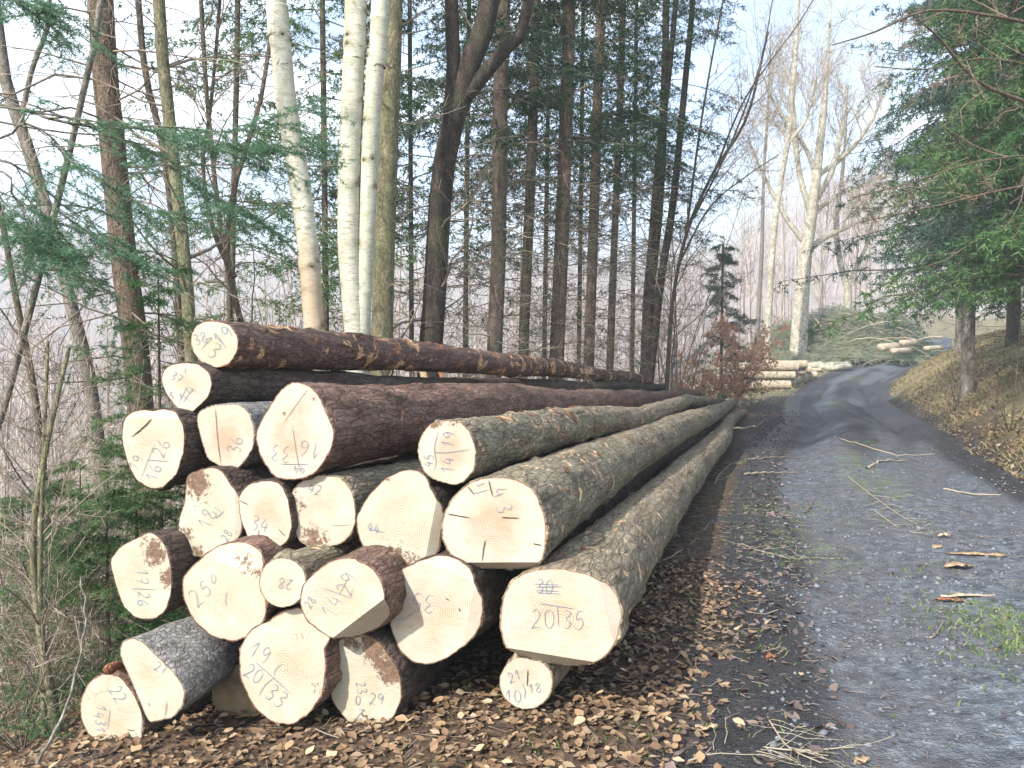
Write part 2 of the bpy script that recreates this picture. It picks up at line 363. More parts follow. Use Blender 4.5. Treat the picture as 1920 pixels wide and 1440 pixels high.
# ------------------------------------------------------------------ ground and road
def axis(a, b, fine0, fine1, step, growth=1.09):
    xs = list(np.arange(fine0, fine1 + 1e-6, step)); d = step; x = xs[-1]
    while x < b: d *= growth; x += d; xs.append(min(x, b))
    d = step; x = xs[0]; pre = []
    while x > a: d *= growth; x -= d; pre.append(max(x, a))
    return np.array(pre[::-1] + xs)
gx = axis(-650, 650, -3.5, 8, .09); gy = axis(-60, 650, 1.6, 12, .09)
X, Y = np.meshgrid(gx, gy); Z = ground_z(X, Y); LAT = road_lat(X, Y)
Zg = Z - .26 * (1 - sstep(1.45, 1.8, np.where(LAT < 0, -LAT + .33, LAT))) * (Y < 66)
idx = np.arange(X.size).reshape(X.shape)
q = np.stack([idx[:-1, :-1], idx[:-1, 1:], idx[1:, 1:], idx[1:, :-1]], -1).reshape(-1, 4)
def ground_mat():
    m, nt, b, o = new_mat('forest_floor')
    v = objco(nt)
    n1 = noise(nt, v, 1.3, 6, .6); n2 = noise(nt, v, 14, 5, .7); n3 = noise(nt, v, 45, 3, .6); n4 = noise(nt, v, .6, 4)
    litter = ramp(nt, n2, [(.3, (.022, .016, .012)), (.52, (.065, .043, .028)), (.72, (.19, .125, .075))])
    damp = ramp(nt, n2, [(.3, (.014, .013, .015)), (.55, (.042, .038, .04)), (.75, (.12, .10, .09))])
    grs = ramp(nt, n3, [(.3, (.12, .12, .05)), (.55, (.25, .215, .11)), (.75, (.38, .31, .18))])
    c = mix(nt, attr(nt, 'damp'), litter, damp)
    c = mix(nt, math_(nt, 'MULTIPLY', attr(nt, 'bank'), ramp(nt, n1, [(.35, .35), (.6, 1.)])), c, grs)
    c = mix(nt, attr(nt, 'mud'), c, ramp(nt, n2, [(.3, (.02, .018, .018)), (.7, (.055, .048, .045))]))
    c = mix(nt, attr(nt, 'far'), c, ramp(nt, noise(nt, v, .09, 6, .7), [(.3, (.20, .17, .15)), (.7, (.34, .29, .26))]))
    nt.links.new(c, b.inputs['Base Color']); b.inputs['Roughness'].default_value = .9
    bump(nt, b, mix(nt, .5, n2, n3), .8, .03); return m
S_ = lat_s(X, Y); RHO = np.hypot(X, Y)
mud = np.maximum(np.exp(-((LAT - 1.75) / .38) ** 2) * sstep(3, 8, Y), .8 * np.exp(-((LAT + 1.75) / .3) ** 2) * sstep(9, 14, Y)) * (1 - sstep(35, 50, Y))
damp_ = sstep(-.15, .35, S_) * (1 - sstep(1.9, 2.3, LAT))
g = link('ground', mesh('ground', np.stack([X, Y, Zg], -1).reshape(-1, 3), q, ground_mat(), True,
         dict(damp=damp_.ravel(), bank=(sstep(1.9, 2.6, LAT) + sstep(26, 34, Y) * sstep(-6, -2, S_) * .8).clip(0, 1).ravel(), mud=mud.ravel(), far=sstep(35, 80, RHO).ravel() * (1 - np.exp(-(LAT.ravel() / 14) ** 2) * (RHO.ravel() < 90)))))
tag(g, 'forest floor with leaf litter, bank and far slopes', None, None, 'structure')

def rut(u, y):
    k = sstep(7, 18, y) * .11 + .025
    return -k * (np.exp(-((u - .52) / .17) ** 2) + np.exp(-((u + .45) / .17) ** 2)) + k * .5 * np.exp(-(u / .2) ** 2)
ry = axis(-20, 66, 1.8, 14, .07, 1.05); ru = np.linspace(-1, 1, 64)
U, YY = np.meshgrid(ru, ry)
slope = (road_x(YY + .5) - road_x(YY - .5)); HW = np.where(U < 0, 1.62, 1.98)
# offset square to the centre line
nx = 1 / np.sqrt(1 + slope ** 2); ny = -slope * nx
RX = road_x(YY) + U * HW * nx; RY = YY + U * HW * ny
RZ = ground_z(RX, RY, False) + .035 * (1 - np.abs(U) ** 5) - .022 + rut(U, RY) + .03 * sstep(.6, 1, np.abs(U)) * (vnoise(RX * 2, RY * 2, 18) + vnoise(RX * 9, RY * 9, 19)) + .035 * vnoise(RX * 1.6, RY * 1.6, 8) + .018 * vnoise(RX * 6, RY * 6, 9) + .009 * vnoise(RX * 17, RY * 17, 10)
idx = np.arange(RX.size).reshape(RX.shape)
q = np.stack([idx[:-1, :-1], idx[:-1, 1:], idx[1:, 1:], idx[1:, :-1]], -1).reshape(-1, 4)
def road_mat():
    m, nt, b, o = new_mat('gravel_track')
    v = objco(nt)
    vo = nt.nodes.new('ShaderNodeTexVoronoi'); vo.inputs['Scale'].default_value = 38; nt.links.new(v, vo.inputs['Vector'])
    vo2 = nt.nodes.new('ShaderNodeTexVoronoi'); vo2.inputs['Scale'].default_value = 90; nt.links.new(v, vo2.inputs['Vector'])
    n1 = noise(nt, v, 1.1, 6, .6); n2 = noise(nt, v, 8, 6, .7)
    c = ramp(nt, n2, [(.28, (.028, .031, .038)), (.50, (.088, .10, .116)), (.75, (.20, .222, .246))])
    sp = nt.nodes.new('ShaderNodeSeparateColor'); nt.links.new(vo.outputs['Color'], sp.inputs[0])
    c = mix(nt, .6, c, ramp(nt, sp.outputs[0], [(0., .45), (.8, 1.15), (1., 1.9)]), 'MULTIPLY')
    c = mix(nt, ramp(nt, n1, [(.42, 0.), (.66, .7)]), c, ramp(nt, n2, [(.3, (.05, .045, .042)), (.7, (.12, .11, .10))]))
    mudc = ramp(nt, n2, [(.3, (.013, .012, .013)), (.7, (.036, .033, .034))])
    c = mix(nt, ramp(nt, math_(nt, 'ADD', attr(nt, 'wet'), math_(nt, 'MULTIPLY', math_(nt, 'SUBTRACT', n2, .5), 1.2)), [(.4, 0.), (.75, 1.)]), c, mudc)
    c = mix(nt, ramp(nt, math_(nt, 'ADD', attr(nt, 'moss'), math_(nt, 'MULTIPLY', math_(nt, 'SUBTRACT', noise(nt, v, 9, 6, .7), .5), 2.)), [(.5, 0.), (.85, .75)]), c, (.13, .17, .05))
    nt.links.new(c, b.inputs['Base Color'])
    nt.links.new(ramp(nt, attr(nt, 'wet'), [(.3, .8), (.8, .62), (1., .5)]), b.inputs['Roughness'])
    b.inputs['Specular IOR Level'].default_value = .4
    bump(nt, b, mix(nt, .5, mix(nt, .5, vo.outputs['Distance'], vo2.outputs['Distance']), n2), 1., .035); return m
wet = (.75 * np.exp(-((U - .1) / .22) ** 2) + .35 * np.exp(-((U - .52) / .1) ** 2)) * sstep(8, 15, RY) * (1 - sstep(38, 48, RY)) + .35 * (vnoise(RX * .8, RY * .45, 41) > .1) + (.75 + .9 * vnoise(RX * .9, RY * .6, 45)) * (np.exp(-((U + .42 + .1 * vnoise(RX, RY * .7, 46)) / .12) ** 2) + .8 * np.exp(-((U - .55 + .12 * vnoise(RX, RY * .7, 47)) / .13) ** 2)) * sstep(7, 24, RY) * (1 - sstep(32, 46, RY)) + sstep(.55, .85, U) * sstep(4, 8, RY) * (1 - .6 * sstep(36, 46, RY)) * 1.1 + sstep(-.6, -.95, U) * .0 + sstep(.4, .8, -U) * 1.15
moss = .3 * (vnoise(RX * .9, RY * .5, 61) > .12) + .8 * np.exp(-(((RX - 2.75) / .35) ** 2 + ((RY - 3.9) / 1.2) ** 2)) + .25 * np.exp(-(((RX - 2.5) / .6) ** 2 + ((RY - 6.5) / 1.5) ** 2)) + .3 * np.exp(-((U - .05) / .25) ** 2) * sstep(7, 9, RY)
tag(link('road', mesh('road', np.stack([RX, RY, RZ], -1).reshape(-1, 3), q, road_mat(), True, dict(wet=wet.ravel(), moss=moss.ravel()))), 'grey gravel forest track with muddy ruts', None, None, 'structure')
def surf_z(x, y):                                     # top of whatever lies there
    x = np.asarray(x, float); y = np.asarray(y, float); u = road_lat(x, y); u = u / np.where(u < 0, 1.62, 1.98)
    zr = ground_z(x, y, False) + .035 * (1 - np.abs(np.clip(u, -1, 1)) ** 5) - .022 + rut(u, y)
    return np.where(np.abs(u) < .88, zr, np.maximum(ground_z(x, y), zr * (np.abs(u) < 1) - 9 * (np.abs(u) >= 1)))

# ------------------------------------------------------------------ the log pile
def circ(cx, cy, rx, ry=None, n=14, j=.03, seed=1):
    r_ = np.random.default_rng(seed); ry = ry or rx
    return [(cx + rx * math.cos(a) * (1 + j * r_.normal()), cy + ry * math.sin(a) * (1 + j * r_.normal())) for a in np.linspace(0, 2 * math.pi, n, endpoint=False)]
DIG = {
 '0': [[(.5, 1), (.15, .8), (.1, .35), (.4, 0), (.8, .2), (.85, .7), (.5, 1)]],
 '1': [[(.1, .65), (.55, 1), (.5, .5), (.45, 0)]],
 '2': [[(.1, .8), (.45, 1), (.8, .75), (.55, .4), (.05, .02), (.45, .08), (.95, .0)]],
 '3': [[(.1, .9), (.5, 1), (.8, .8), (.4, .55), (.85, .35), (.6, .03), (.05, .1)]],
 '4': [[(.45, 1), (.1, .4), (.9, .42)], [(.7, .75), (.62, 0)]],
 '5': [[(.85, 1), (.3, .97), (.2, .55), (.65, .6), (.85, .3), (.55, 0), (.05, .08)]],
 '6': [[(.75, 1), (.25, .6), (.12, .2), (.5, 0), (.82, .2), (.6, .45), (.15, .3)]],
 '7': [[(.05, .95), (.9, 1), (.4, 0)], [(.25, .5), (.75, .5)]],
 '8': [[(.5, .55), (.15, .8), (.5, 1), (.8, .8), (.5, .55), (.12, .25), (.5, 0), (.88, .25), (.5, .55)]],
 '9': [[(.8, .8), (.4, 1), (.1, .75), (.4, .5), (.8, .8), (.7, .3), (.5, 0)]],
 '/': [[(.7, 1.25), (.25, -.25)]], '|': [[(.5, 1.3), (.5, -.3)]], '-': [[(0, .5), (.9, .52)]],
}
def write(txt, cx, cy, h, ang):
    out = []; adv = .68 * h; ca, sa = math.cos(R(ang)), math.sin(R(ang)); x0 = -adv * len(txt) / 2
    for i, ch in enumerate(txt):
        for st in DIG.get(ch, []):
            p = []
            for (u, v) in st:
                lx = x0 + i * adv + u * h * .58; ly = (.5 - v) * h
                p.append((cx + lx * ca - ly * sa, cy + lx * sa + ly * ca))
            out.append(p)
    return out

LOGS = [
 # label, outline, depth, length, bark, wood, tip scale, chamfers [(x1,y1,x2,y2,slope)] (beyond the line, to its right-hand side when walking 1->2), dirt [(x,y,r,amount)], writing, cracks
 dict(l='thin log with orange peeling bark on top of the whole pile, marked 13/19', o=[(401,602),(430,608),(446,632),(446,655),(432,680),(408,690),(382,682),(362,660),(358,635),(366,612),(382,603)], D=4.35, L=13, torn=[(26, .5, 10, .10, .035, 'inner_bark', .9), (10, 2.5, 7, .10, .10, 'raw_wood', .6), (12, 1, 9, .07, .025, 'raw_wood', 1.2)], b='bark_orange', w='wood_green',
      t=write('13', 396, 652, 30, 40) + write('19', 421, 629, 28, -40) + write('38', 377, 634, 20, -20) + [[(399, 624), (425, 652)]]),
 dict(l='small log tucked beneath the topmost orange log, end face scribbled over', o=[(345,680),(372,682),(392,698),(398,720),(390,745),(362,772),(348,775),(330,762),(312,738),(302,712),(308,692),(322,683)], D=4.3, L=15, b='bark_dark', w='wood',
      t=write('37', 332, 708, 16, 30) + write('14', 354, 737, 26, -60) + [[(336, 754), (352, 724)], [(349, 690), (348, 701)], [(343, 755), (362, 728)]] + write('5', 323, 742, 14, 0)),
 dict(l='big log with rough dark bark overhanging the side of the pile, end marked 16/26', o=[(262,768),(285,771),(300,766),(330,772),(345,800),(346,840),(332,890),(305,915),(283,917),(255,900),(240,870),(228,825),(230,790),(242,773)], D=4.2, L=16, b='bark_dark', w='wood',
      t=write('26', 303, 838, 26, -65) + write('16', 289, 884, 24, -75) + write('19', 257, 866, 22, -60) + [[(264, 899), (291, 832)], [(276, 862), (317, 865)]], c=[[(285, 786), (274, 797), (247, 820)]], cw=3, cham=[(345, 786, 240, 782, .35)]),
 dict(l='log with a seam down its end face and the number 36', o=[(372,770),(400,760),(440,757),(465,768),(476,800),(476,835),(462,860),(437,888),(390,860),(378,825),(368,785)], D=4.15, L=18, b='bark_grey', w='wood_pink', t=write('36', 441, 832, 25, -78), c=[[(404, 760), (407, 800), (411, 840), (416, 878)]], cw=1.6),
 dict(l='very thick log with purple-brown bark and six-sided end marked 16/33', o=[(545,715),(580,722),(598,740),(612,775),(627,805),(624,835),(605,870),(585,893),(550,900),(515,896),(490,860),(476,815),(490,785),(520,735)], D=3.85, L=16, torn=[(22, .6, 12, .07, .03, 'inner_bark', .9), (26, 5, 14, .10, .03, 'raw_wood', .5)], b='bark_purple', w='wood_pink',
      t=write('33', 526, 850, 30, 190) + write('16', 579, 842, 30, 186) + [[(549, 798), (554, 835), (560, 868), (564, 890)], [(527, 870), (581, 870)]] + write('44', 560, 880, 17, 184), c=[[(581, 725), (556, 759), (531, 795)]], cw=1.2, cham=[(581, 724, 505, 830, .10)], specks=[(530, 775, 14), (590, 748, 9), (600, 850, 8)]),
 dict(l='slim log with orange-scarred mossy bark, end marked 14/19 and crossed by a line', o=[(838,788),(862,790),(880,808),(892,840),(890,880),(870,903),(852,910),(815,900),(795,885),(783,850),(788,820),(805,795)], D=3.62, L=14, torn=[(18, .5, 5, .09, .035, 'inner_bark', .4), (30, .7, 12, .09, .02, 'raw_wood', .3)], b='bark_moss', w='wood_pink',
      t=write('19', 842, 822, 24, -80) + write('14', 840, 870, 24, -86) + write('45', 804, 862, 18, -82) + [[(814, 848), (840, 848), (892, 841)], [(822, 808), (815, 840), (818, 865), (813, 884)]], dirt=[(815, 795, 14, .6), (850, 793, 12, .5)]),
 dict(l='log with mud-smeared upper edge, end marked 18 above the pale step-cut log', o=[(392,875),(415,880),(430,905),(445,925),(452,960),(448,1010),(425,1030),(380,1045),(350,1040),(335,1010),(335,975),(347,940),(350,890)], D=4.0, L=17, b='bark_dark', w='wood_green', t=write('18', 390, 970, 28, -70) + [[(402, 950), (418, 962)], [(405, 972), (422, 957)]] + write('28', 425, 1003, 16, -60), dirt=[(368, 905, 36, .75), (348, 1000, 22, .55), (370, 1038, 22, .6)], cham=[(441, 905, 440, 1030, .5)]),
 dict(l='narrow log with pinkish end marked 34 between two mud-spotted ends', o=[(500,900),(525,905),(540,935),(548,985),(540,1015),(515,1030),(490,1030),(465,1010),(450,970),(447,930),(465,908)], D=3.9, L=16, b='bark_dark', w='wood_pink', t=write('34', 489, 983, 28, 15), c=[[(450, 938), (466, 946)], [(523, 992), (536, 1005)], [(486, 993), (484, 1008)]], cw=1.6),
 dict(l='log with dirt-speckled end face marked 42', o=[(600,890),(640,895),(662,925),(668,970),(660,1000),(640,1020),(590,1030),(560,1015),(545,975),(538,935),(560,905)], D=3.85, L=16, b='bark_moss', w='wood', t=write('42', 592, 917, 20, 15), dirt=[(555, 945, 30, .55), (585, 1015, 36, .62), (610, 1005, 16, .5)], c=[[(625, 985), (660, 984)]], cw=.8),
 dict(l='ringed log with mud along the bottom of its pale end beside log 43', o=[(765,878),(795,885),(815,930),(828,950),(824,990),(815,1045),(775,1062),(735,1072),(700,1055),(672,1010),(667,970),(690,930),(725,895)], D=3.68, L=18, b='bark_dark', w='wood_green', t=write('44', 702, 990, 18, 15) + [[(692, 992), (722, 998)]], dirt=[(735, 1062, 42, .8), (700, 1045, 24, .6), (770, 1050, 22, .55), (725, 893, 14, .5)], cham=[(819, 935, 797, 1050, .9)]),
 dict(l='thick mossy log with cracked pink end marked 43', o=[(910,895),(960,895),(1000,915),(1020,960),(1025,1000),(1018,1050),(1000,1066),(960,1073),(900,1071),(850,1050),(828,1010),(830,970),(850,930),(880,905)], D=3.5, L=20, torn=[(40, .4, 14, .06, .016, 'raw_wood', .5), (20, .4, 9, .06, .03, 'inner_bark', .5)], b='bark_moss', w='wood_pink',
      t=write('4', 938, 925, 30, 65) + write('3', 946, 954, 30, 75) + [[(893, 911), (910, 905)], [(888, 925), (918, 918)]], c=[[(872, 905), (880, 915), (889, 927)], [(833, 962), (856, 966), (882, 971)], [(910, 1012), (907, 1030), (904, 1052)], [(915, 893), (919, 910), (924, 930)], [(941, 970), (974, 971)], [(1000, 1019), (1016, 1022)]], cw=2.2, cham=[(1030, 1054, 830, 1055, 1.6)]),
 dict(l='long thick log bordering the track, end marked 20/35 with a trimmed lower edge', o=[(1000,1068),(1050,1065),(1110,1078),(1150,1105),(1165,1150),(1158,1200),(1132,1235),(1090,1255),(1030,1257),(980,1243),(945,1215),(937,1170),(942,1120),(962,1085)], D=3.36, L=20, torn=[(34, .6, 15, .08, .016, 'raw_wood', .4), (12, .3, 8, .05, .03, 'inner_bark', .5)], b='bark_tan', w='wood',
      t=write('20', 1020, 1160, 36, 0) + write('35', 1077, 1162, 34, 4) + [[(1012, 1131), (1045, 1136), (1079, 1141)], [(1045, 1136), (1048, 1178)]] + write('30', 1023, 1099, 26, 5) + [[(1000, 1094), (1050, 1096)], [(1004, 1100), (1055, 1099)], [(1006, 1106), (1050, 1108)], [(1008, 1111), (1052, 1113)]], specks=[(992, 1168, 9)], cham=[(1120, 1242, 940, 1213, 1.3), (1120, 1085, 1150, 1205, .6)]),
 dict(l='thick log with pale lopsided end marked 35 upside down', o=[(800,1045),(835,1040),(880,1062),(895,1105),(905,1125),(900,1175),(880,1205),(830,1240),(790,1247),(760,1235),(735,1190),(722,1120),(725,1095),(755,1065)], D=3.55, L=18, b='bark_dark', w='wood', t=write('35', 792, 1130, 34, 188) + [[(776, 1148), (762, 1158), (746, 1162)]], cham=[(790, 1052, 885, 1090, .25), (888, 1110, 865, 1215, .3)], c=[[(836, 1121), (842, 1125)], [(861, 1140), (863, 1146)]], cw=2),
 dict(l='log marked 14/29 with its lower corner sawn off at a slant', o=[(660,1045),(700,1065),(718,1095),(724,1130),(715,1165),(690,1190),(655,1203),(622,1198),(595,1180),(572,1160),(562,1130),(568,1095),(600,1065),(630,1048)], D=3.46, L=14, b='bark_purple', w='wood', t=write('29', 652, 1092, 32, -68) + write('14', 624, 1134, 32, -66) + write('28', 582, 1128, 16, -55) + [[(606, 1102), (662, 1122)], [(636, 1115), (652, 1085)]], cham=[(716, 1126, 624, 1196, 1.3)]),
 dict(l='small round log with smooth greenish bark and end marked 28', o=circ(530, 1092, 44, 47, 16, .01), D=3.58, L=12, b='bark_moss', w='wood_green', t=write('28', 534, 1094, 20, 190)),
 dict(l='thick log marked 250 with a notch cut from its upper corner', o=[(365,1058),(400,1025),(440,1018),(480,1038),(490,1080),(500,1130),(498,1160),(475,1190),(440,1203),(400,1195),(365,1165),(345,1125),(340,1085)], D=3.72, L=17, b='bark_purple', w='wood_green', t=write('2', 369, 1119, 34, -40) + write('5', 387, 1102, 28, -30) + write('0', 402, 1084, 18, 0) + [[(426, 1109), (423, 1122), (425, 1137)]], dirt=[(455, 1055, 24, .5), (478, 1075, 16, .5)], cham=[(382, 1040, 489, 1086, .55)]),
 dict(l='log with earth caked on the upper corner of its end, marked 17/26', o=[(255,1010),(285,995),(310,1020),(320,1060),(322,1110),(312,1145),(290,1162),(255,1160),(230,1135),(215,1090),(206,1050),(225,1025)], D=3.95, L=14, b='bark_dark', w='wood_green', t=write('17', 266, 1082, 22, 92) + write('26', 270, 1124, 22, 94) + [[(248, 1103), (292, 1105)]], dirt=[(292, 1035, 30, .75), (312, 1085, 20, .7), (275, 1020, 20, .5)]),
 dict(l='log with smooth grey bark and slanted pale end low in the pile', o=[(232,1197),(260,1197),(290,1226),(325,1260),(346,1290),(345,1320),(325,1345),(275,1356),(262,1320),(240,1270),(222,1230)], D=3.52, L=15, b='bark_grey', w='wood_green', t=write('27', 303, 1252, 18, 25), c=[[(314, 1315), (310, 1345)], [(281, 1317), (282, 1324)]], cw=1.4, cham=[(282, 1352, 228, 1225, .5)]),
 dict(l='lowest log on the ground beside the grey-barked one, marked 22 and 14/31', o=[(195,1262),(225,1268),(250,1300),(268,1340),(270,1370),(262,1408),(215,1412),(185,1395),(160,1370),(150,1340),(152,1310),(165,1280)], D=3.72, L=14, b='bark_purple', w='wood_green', t=write('22', 223, 1302, 24, 60) + write('14', 188, 1335, 20, 98) + write('31', 188, 1362, 20, 98) + [[(208, 1328), (202, 1366)]]),
 dict(l='big pale log with a bright step sawn across its end, marked 19 and 20/33', o=[(530,1148),(560,1143),(590,1165),(605,1190),(612,1250),(605,1300),(580,1340),(545,1360),(510,1355),(475,1325),(450,1270),(448,1220),(465,1185),(495,1165)], D=3.58, L=20, b='bark_purple', w='wood_green', t=write('19', 490, 1225, 32, 25) + write('20', 478, 1263, 28, 30) + write('33', 520, 1305, 32, 38) + [[(479, 1240), (513, 1270), (546, 1300)], [(514, 1270), (497, 1285), (485, 1305)], [(515, 1267), (517, 1255), (530, 1244)]], dirt=[(595, 1290, 20, .42)], step=(478, 1176, 612, 1218)),
 dict(l='log with muddy upper half, end marked 202, resting on leaves', o=[(640,1195),(680,1188),(706,1198),(730,1230),(750,1265),(754,1310),(735,1350),(700,1368),(660,1362),(625,1320),(610,1270),(615,1225)], D=3.58, L=18, b='bark_dark', w='wood_green', t=write('2', 674, 1341, 26, 190) + write('0', 673, 1312, 18, 0) + write('23', 678, 1290, 18, 80) + write('29', 708, 1310, 22, 5), dirt=[(700, 1215, 34, .85), (735, 1250, 34, .9), (660, 1205, 24, .6), (712, 1240, 24, .7)]),
 dict(l='weathered brown log end half buried in leaves behind the pale step-cut log', o=[(420,1250),(450,1245),(475,1275),(486,1320),(474,1350),(440,1362),(415,1345),(397,1310),(400,1270)], D=3.85, L=12, b='bark_dark', w='wood_old', t=[]),
 dict(l='small bearer log on the ground propping up log 20/35, marked 21', o=circ(986, 1280, 50, 50, 16, .015), D=3.48, L=6, b='bark_tan', w='wood', t=write('21', 966, 1267, 20, -20) + write('10', 964, 1305, 24, -5) + write('18', 1004, 1290, 18, -10) + [[(979, 1280), (985, 1295), (983, 1310)]], c=[[(990, 1256), (989, 1286)]], cw=2.2),
]
S_R = None
def make_log(d, first=False):
    global S_R
    o = np.array(d['o'], float); c2 = (o.min(0) + o.max(0)) / 2
    C = at(c2[0], c2[1], d['D'])
    s = lat_s(C[0], C[1])
    if S_R is None: c0 = at(1050, 1160, 3.36); S_R = lat_s(c0[0], c0[1])
    r0 = np.ptp(o, axis=0).mean() / 2 / FPX * d['D']
    L = d['L']; shr = 1 - .40 * L / 20
    rt = r0 * (1 - .58 * L / 20)
    s1 = S_R + (s - S_R) * shr
    tip2 = C[:2] + LOGD * L + np.array([LOGD[1], -LOGD[0]]) * (s1 - s)
    gt = float(ground_z(tip2[:1], tip2[1:2], False)[0]); g0 = float(ground_z(C[:1], C[1:2], False)[0])
    tipz = gt + rt + max(C[2] - r0 - g0, .0) * shr
    T = np.array([tip2[0], tip2[1], tipz]); A = T - C; Lr = np.linalg.norm(A); A /= Lr
    rt_ = np.cross(A, [0, 0, 1.]); rt_ /= np.linalg.norm(rt_); up = np.cross(rt_, A)
    root = thing('log', d['l'], 'log', (0, 0, 0), 'logs stacked in the big pile')
    M4 = Matrix(((rt_[0], up[0], -A[0], C[0]), (rt_[1], up[1], -A[1], C[1]), (rt_[2], up[2], -A[2], C[2]), (0, 0, 0, 1)))
    root.matrix_world = M4
    def loc(px, py):
        p = on_plane(px, py, C, A) - C; return np.array([p @ rt_, p @ up])
    P = np.array([loc(*p) for p in o])
    P = P[::-1] if np.sum(P[:, 0] * np.roll(P[:, 1], -1) - np.roll(P[:, 0], -1) * P[:, 1]) < 0 else P
    n = 80
    ang = np.arctan2(P[:, 1], P[:, 0]); od = np.argsort(ang); ang = ang[od]; rad = np.hypot(P[od, 0], P[od, 1])
    th = np.linspace(-math.pi, math.pi, n, endpoint=False)
    # straight-edged outline, softened
    Pc = np.vstack([P[od], P[od][:1]]); ac = np.append(ang, ang[0] + 2 * math.pi)
    ro = np.empty(n)
    for i, t in enumerate(th):
        tt = t if t >= ac[0] else t + 2 * math.pi
        j = min(max(np.searchsorted(ac, tt, 'right') - 1, 0), len(ac) - 2)
        a, b = Pc[j], Pc[j + 1]; dv = np.array([math.cos(tt), math.sin(tt)]); e = b - a
        ro[i] = (a[0] * e[1] - a[1] * e[0]) / (dv[0] * e[1] - dv[1] * e[0])
    ker = np.array([1, 2, 3, 2, 1.]); ker /= ker.sum()
    ro = sum(k * np.roll(ro, i - 2) for i, k in enumerate(ker))
    lr = np.random.default_rng(int(c2[0] * 7 + c2[1]))
    ro = ro * (1 + .006 * lr.normal(size=n))
    # set-back planes
    pl = []
    for (x1, y1, x2, y2, k) in d.get('cham', []):
        a, b = loc(x1, y1), loc(x2, y2); e = b - a; nn = np.array([e[1], -e[0]]); nn /= np.linalg.norm(nn)
        if nn @ (-(a + b) / 2) > 0: nn = -nn          # away from the heart
        pl.append((a, nn, k))
    st = None
    if 'step' in d:
        a, b = loc(*d['step'][:2]), loc(*d['step'][2:]); e = b - a; nn = np.array([e[1], -e[0]]); nn /= np.linalg.norm(nn)
        if nn @ (-(a + b) / 2) > 0: nn = -nn
        st = (a, nn)
    def setback(xy):
        z = np.zeros(len(xy))
        for a, nn, k in pl: z = np.maximum(z, k * np.maximum((xy - a) @ nn, 0))
        if st is not None:
            q_ = (xy - st[0]) @ st[1]; z = np.maximum(z, np.clip(q_ * 2.2, 0, .055))
        z = z + .004 * vnoise(xy[:, 0] * 9 + C[0] * 7, xy[:, 1] * 9, 4) + .0015 * vnoise(xy[:, 0] * 60, xy[:, 1] * 60, 6)
        return -z
    # cut face: polar sheet, cut along the set-back lines
    bm = bmesh.new(); m = 12; rows = []
    cvert = bm.verts.new((0, 0, 0))
    for j in range(1, m + 1):
        rr = ro * .985 * (j / m) ** .8
        rows.append([bm.verts.new((rr[i] * math.cos(th[i]), rr[i] * math.sin(th[i]), 0)) for i in range(n)])
    for i in range(n):
        bm.faces.new((cvert, rows[0][i], rows[0][(i + 1) % n]))
        for j in range(m - 1): bm.faces.new((rows[j][i], rows[j + 1][i], rows[j + 1][(i + 1) % n], rows[j][(i + 1) % n]))
    for a, nn, k in pl + ([(st[0], st[1], 0), (st[0] + st[1] * .025, st[1], 0)] if st is not None else []):
        bmesh.ops.bisect_plane(bm, geom=bm.verts[:] + bm.edges[:] + bm.faces[:], plane_co=(a[0], a[1], 0), plane_no=(nn[0], nn[1], 0), dist=1e-5)
    me = bpy.data.meshes.new('cut_face'); bm.to_mesh(me); bm.free()
    co = np.empty(len(me.vertices) * 3, np.float32); me.vertices.foreach_get('co', co); co = co.reshape(-1, 3)
    xy = co[:, :2].astype(float); co[:, 2] = setback(xy); me.vertices.foreach_set('co', co.ravel())
    rim = np.hypot(xy[:, 0], xy[:, 1]) / np.interp(np.arctan2(xy[:, 1], xy[:, 0]), np.append(th, math.pi), np.append(ro, ro[0]))
    dirt = np.zeros(len(xy))
    for (x, y, r_, amt) in d.get('dirt', []):
        p = loc(x, y); rr = r_ / FPX * d['D']; dirt = np.maximum(dirt, amt * np.exp(-(np.hypot(*(xy - p).T) / rr) ** 2 * .8))
    for (x, y, r_) in d.get('specks', []):
        p = loc(x, y); rr = r_ / FPX * d['D']; dirt = np.maximum(dirt, .34 * np.exp(-(np.hypot(*(xy - p).T) / rr) ** 2))
    dirt += .10 + .12 * np.clip(rim - .8, 0, 1)
    for k_, a_ in (('rim', rim), ('dirt', dirt)):
        me.attributes.new(k_, 'FLOAT', 'POINT').data.foreach_set('value', a_.astype(np.float32))
    me.materials.append(M[d['w']]); me.update()
    face = link('cut_face', me, root)
    # bark: tube from the rim to the tip
    nr = int(30 + 3.6 * L); tt = (np.linspace(0, 1, nr)) ** 1.55; zz = tt * Lr
    zz[1] = min(zz[1], .012)
    fl = np.exp(-zz / .55)[:, None]
    mean = ro.mean(); base = mean * .93 + (rt - mean * .93) * tt
    swell = 1 + .03 * np.interp(zz, np.linspace(0, Lr, 24), lr.normal(size=24))
    Rr = ro[None, :] * fl + (base * swell)[:, None] * (1 - fl)
    arc = np.cumsum(np.full(n, 2 * math.pi / n)) ; TH, ZZ = np.meshgrid(th, zz)
    cx_, cy_ = np.cos(TH) * mean, np.sin(TH) * mean
    bumpy = vnoise(cx_ * 28 + 50, ZZ * 11 + cy_ * 19, int(c2[0])) * .010 + vnoise(cx_ * 60, ZZ * 34 + cy_ * 50, int(c2[1])) * .007 + vnoise(cy_ * 9, ZZ * 3.1 + cx_ * 7, 12) * .012
    knot = (vnoise(cx_ * 22 + 9, ZZ * 5 + cy_ * 16, 33) > .40) * .016
    Rr = Rr + (bumpy + knot) * np.minimum(1, zz / .04 + .25)[:, None] + .0015
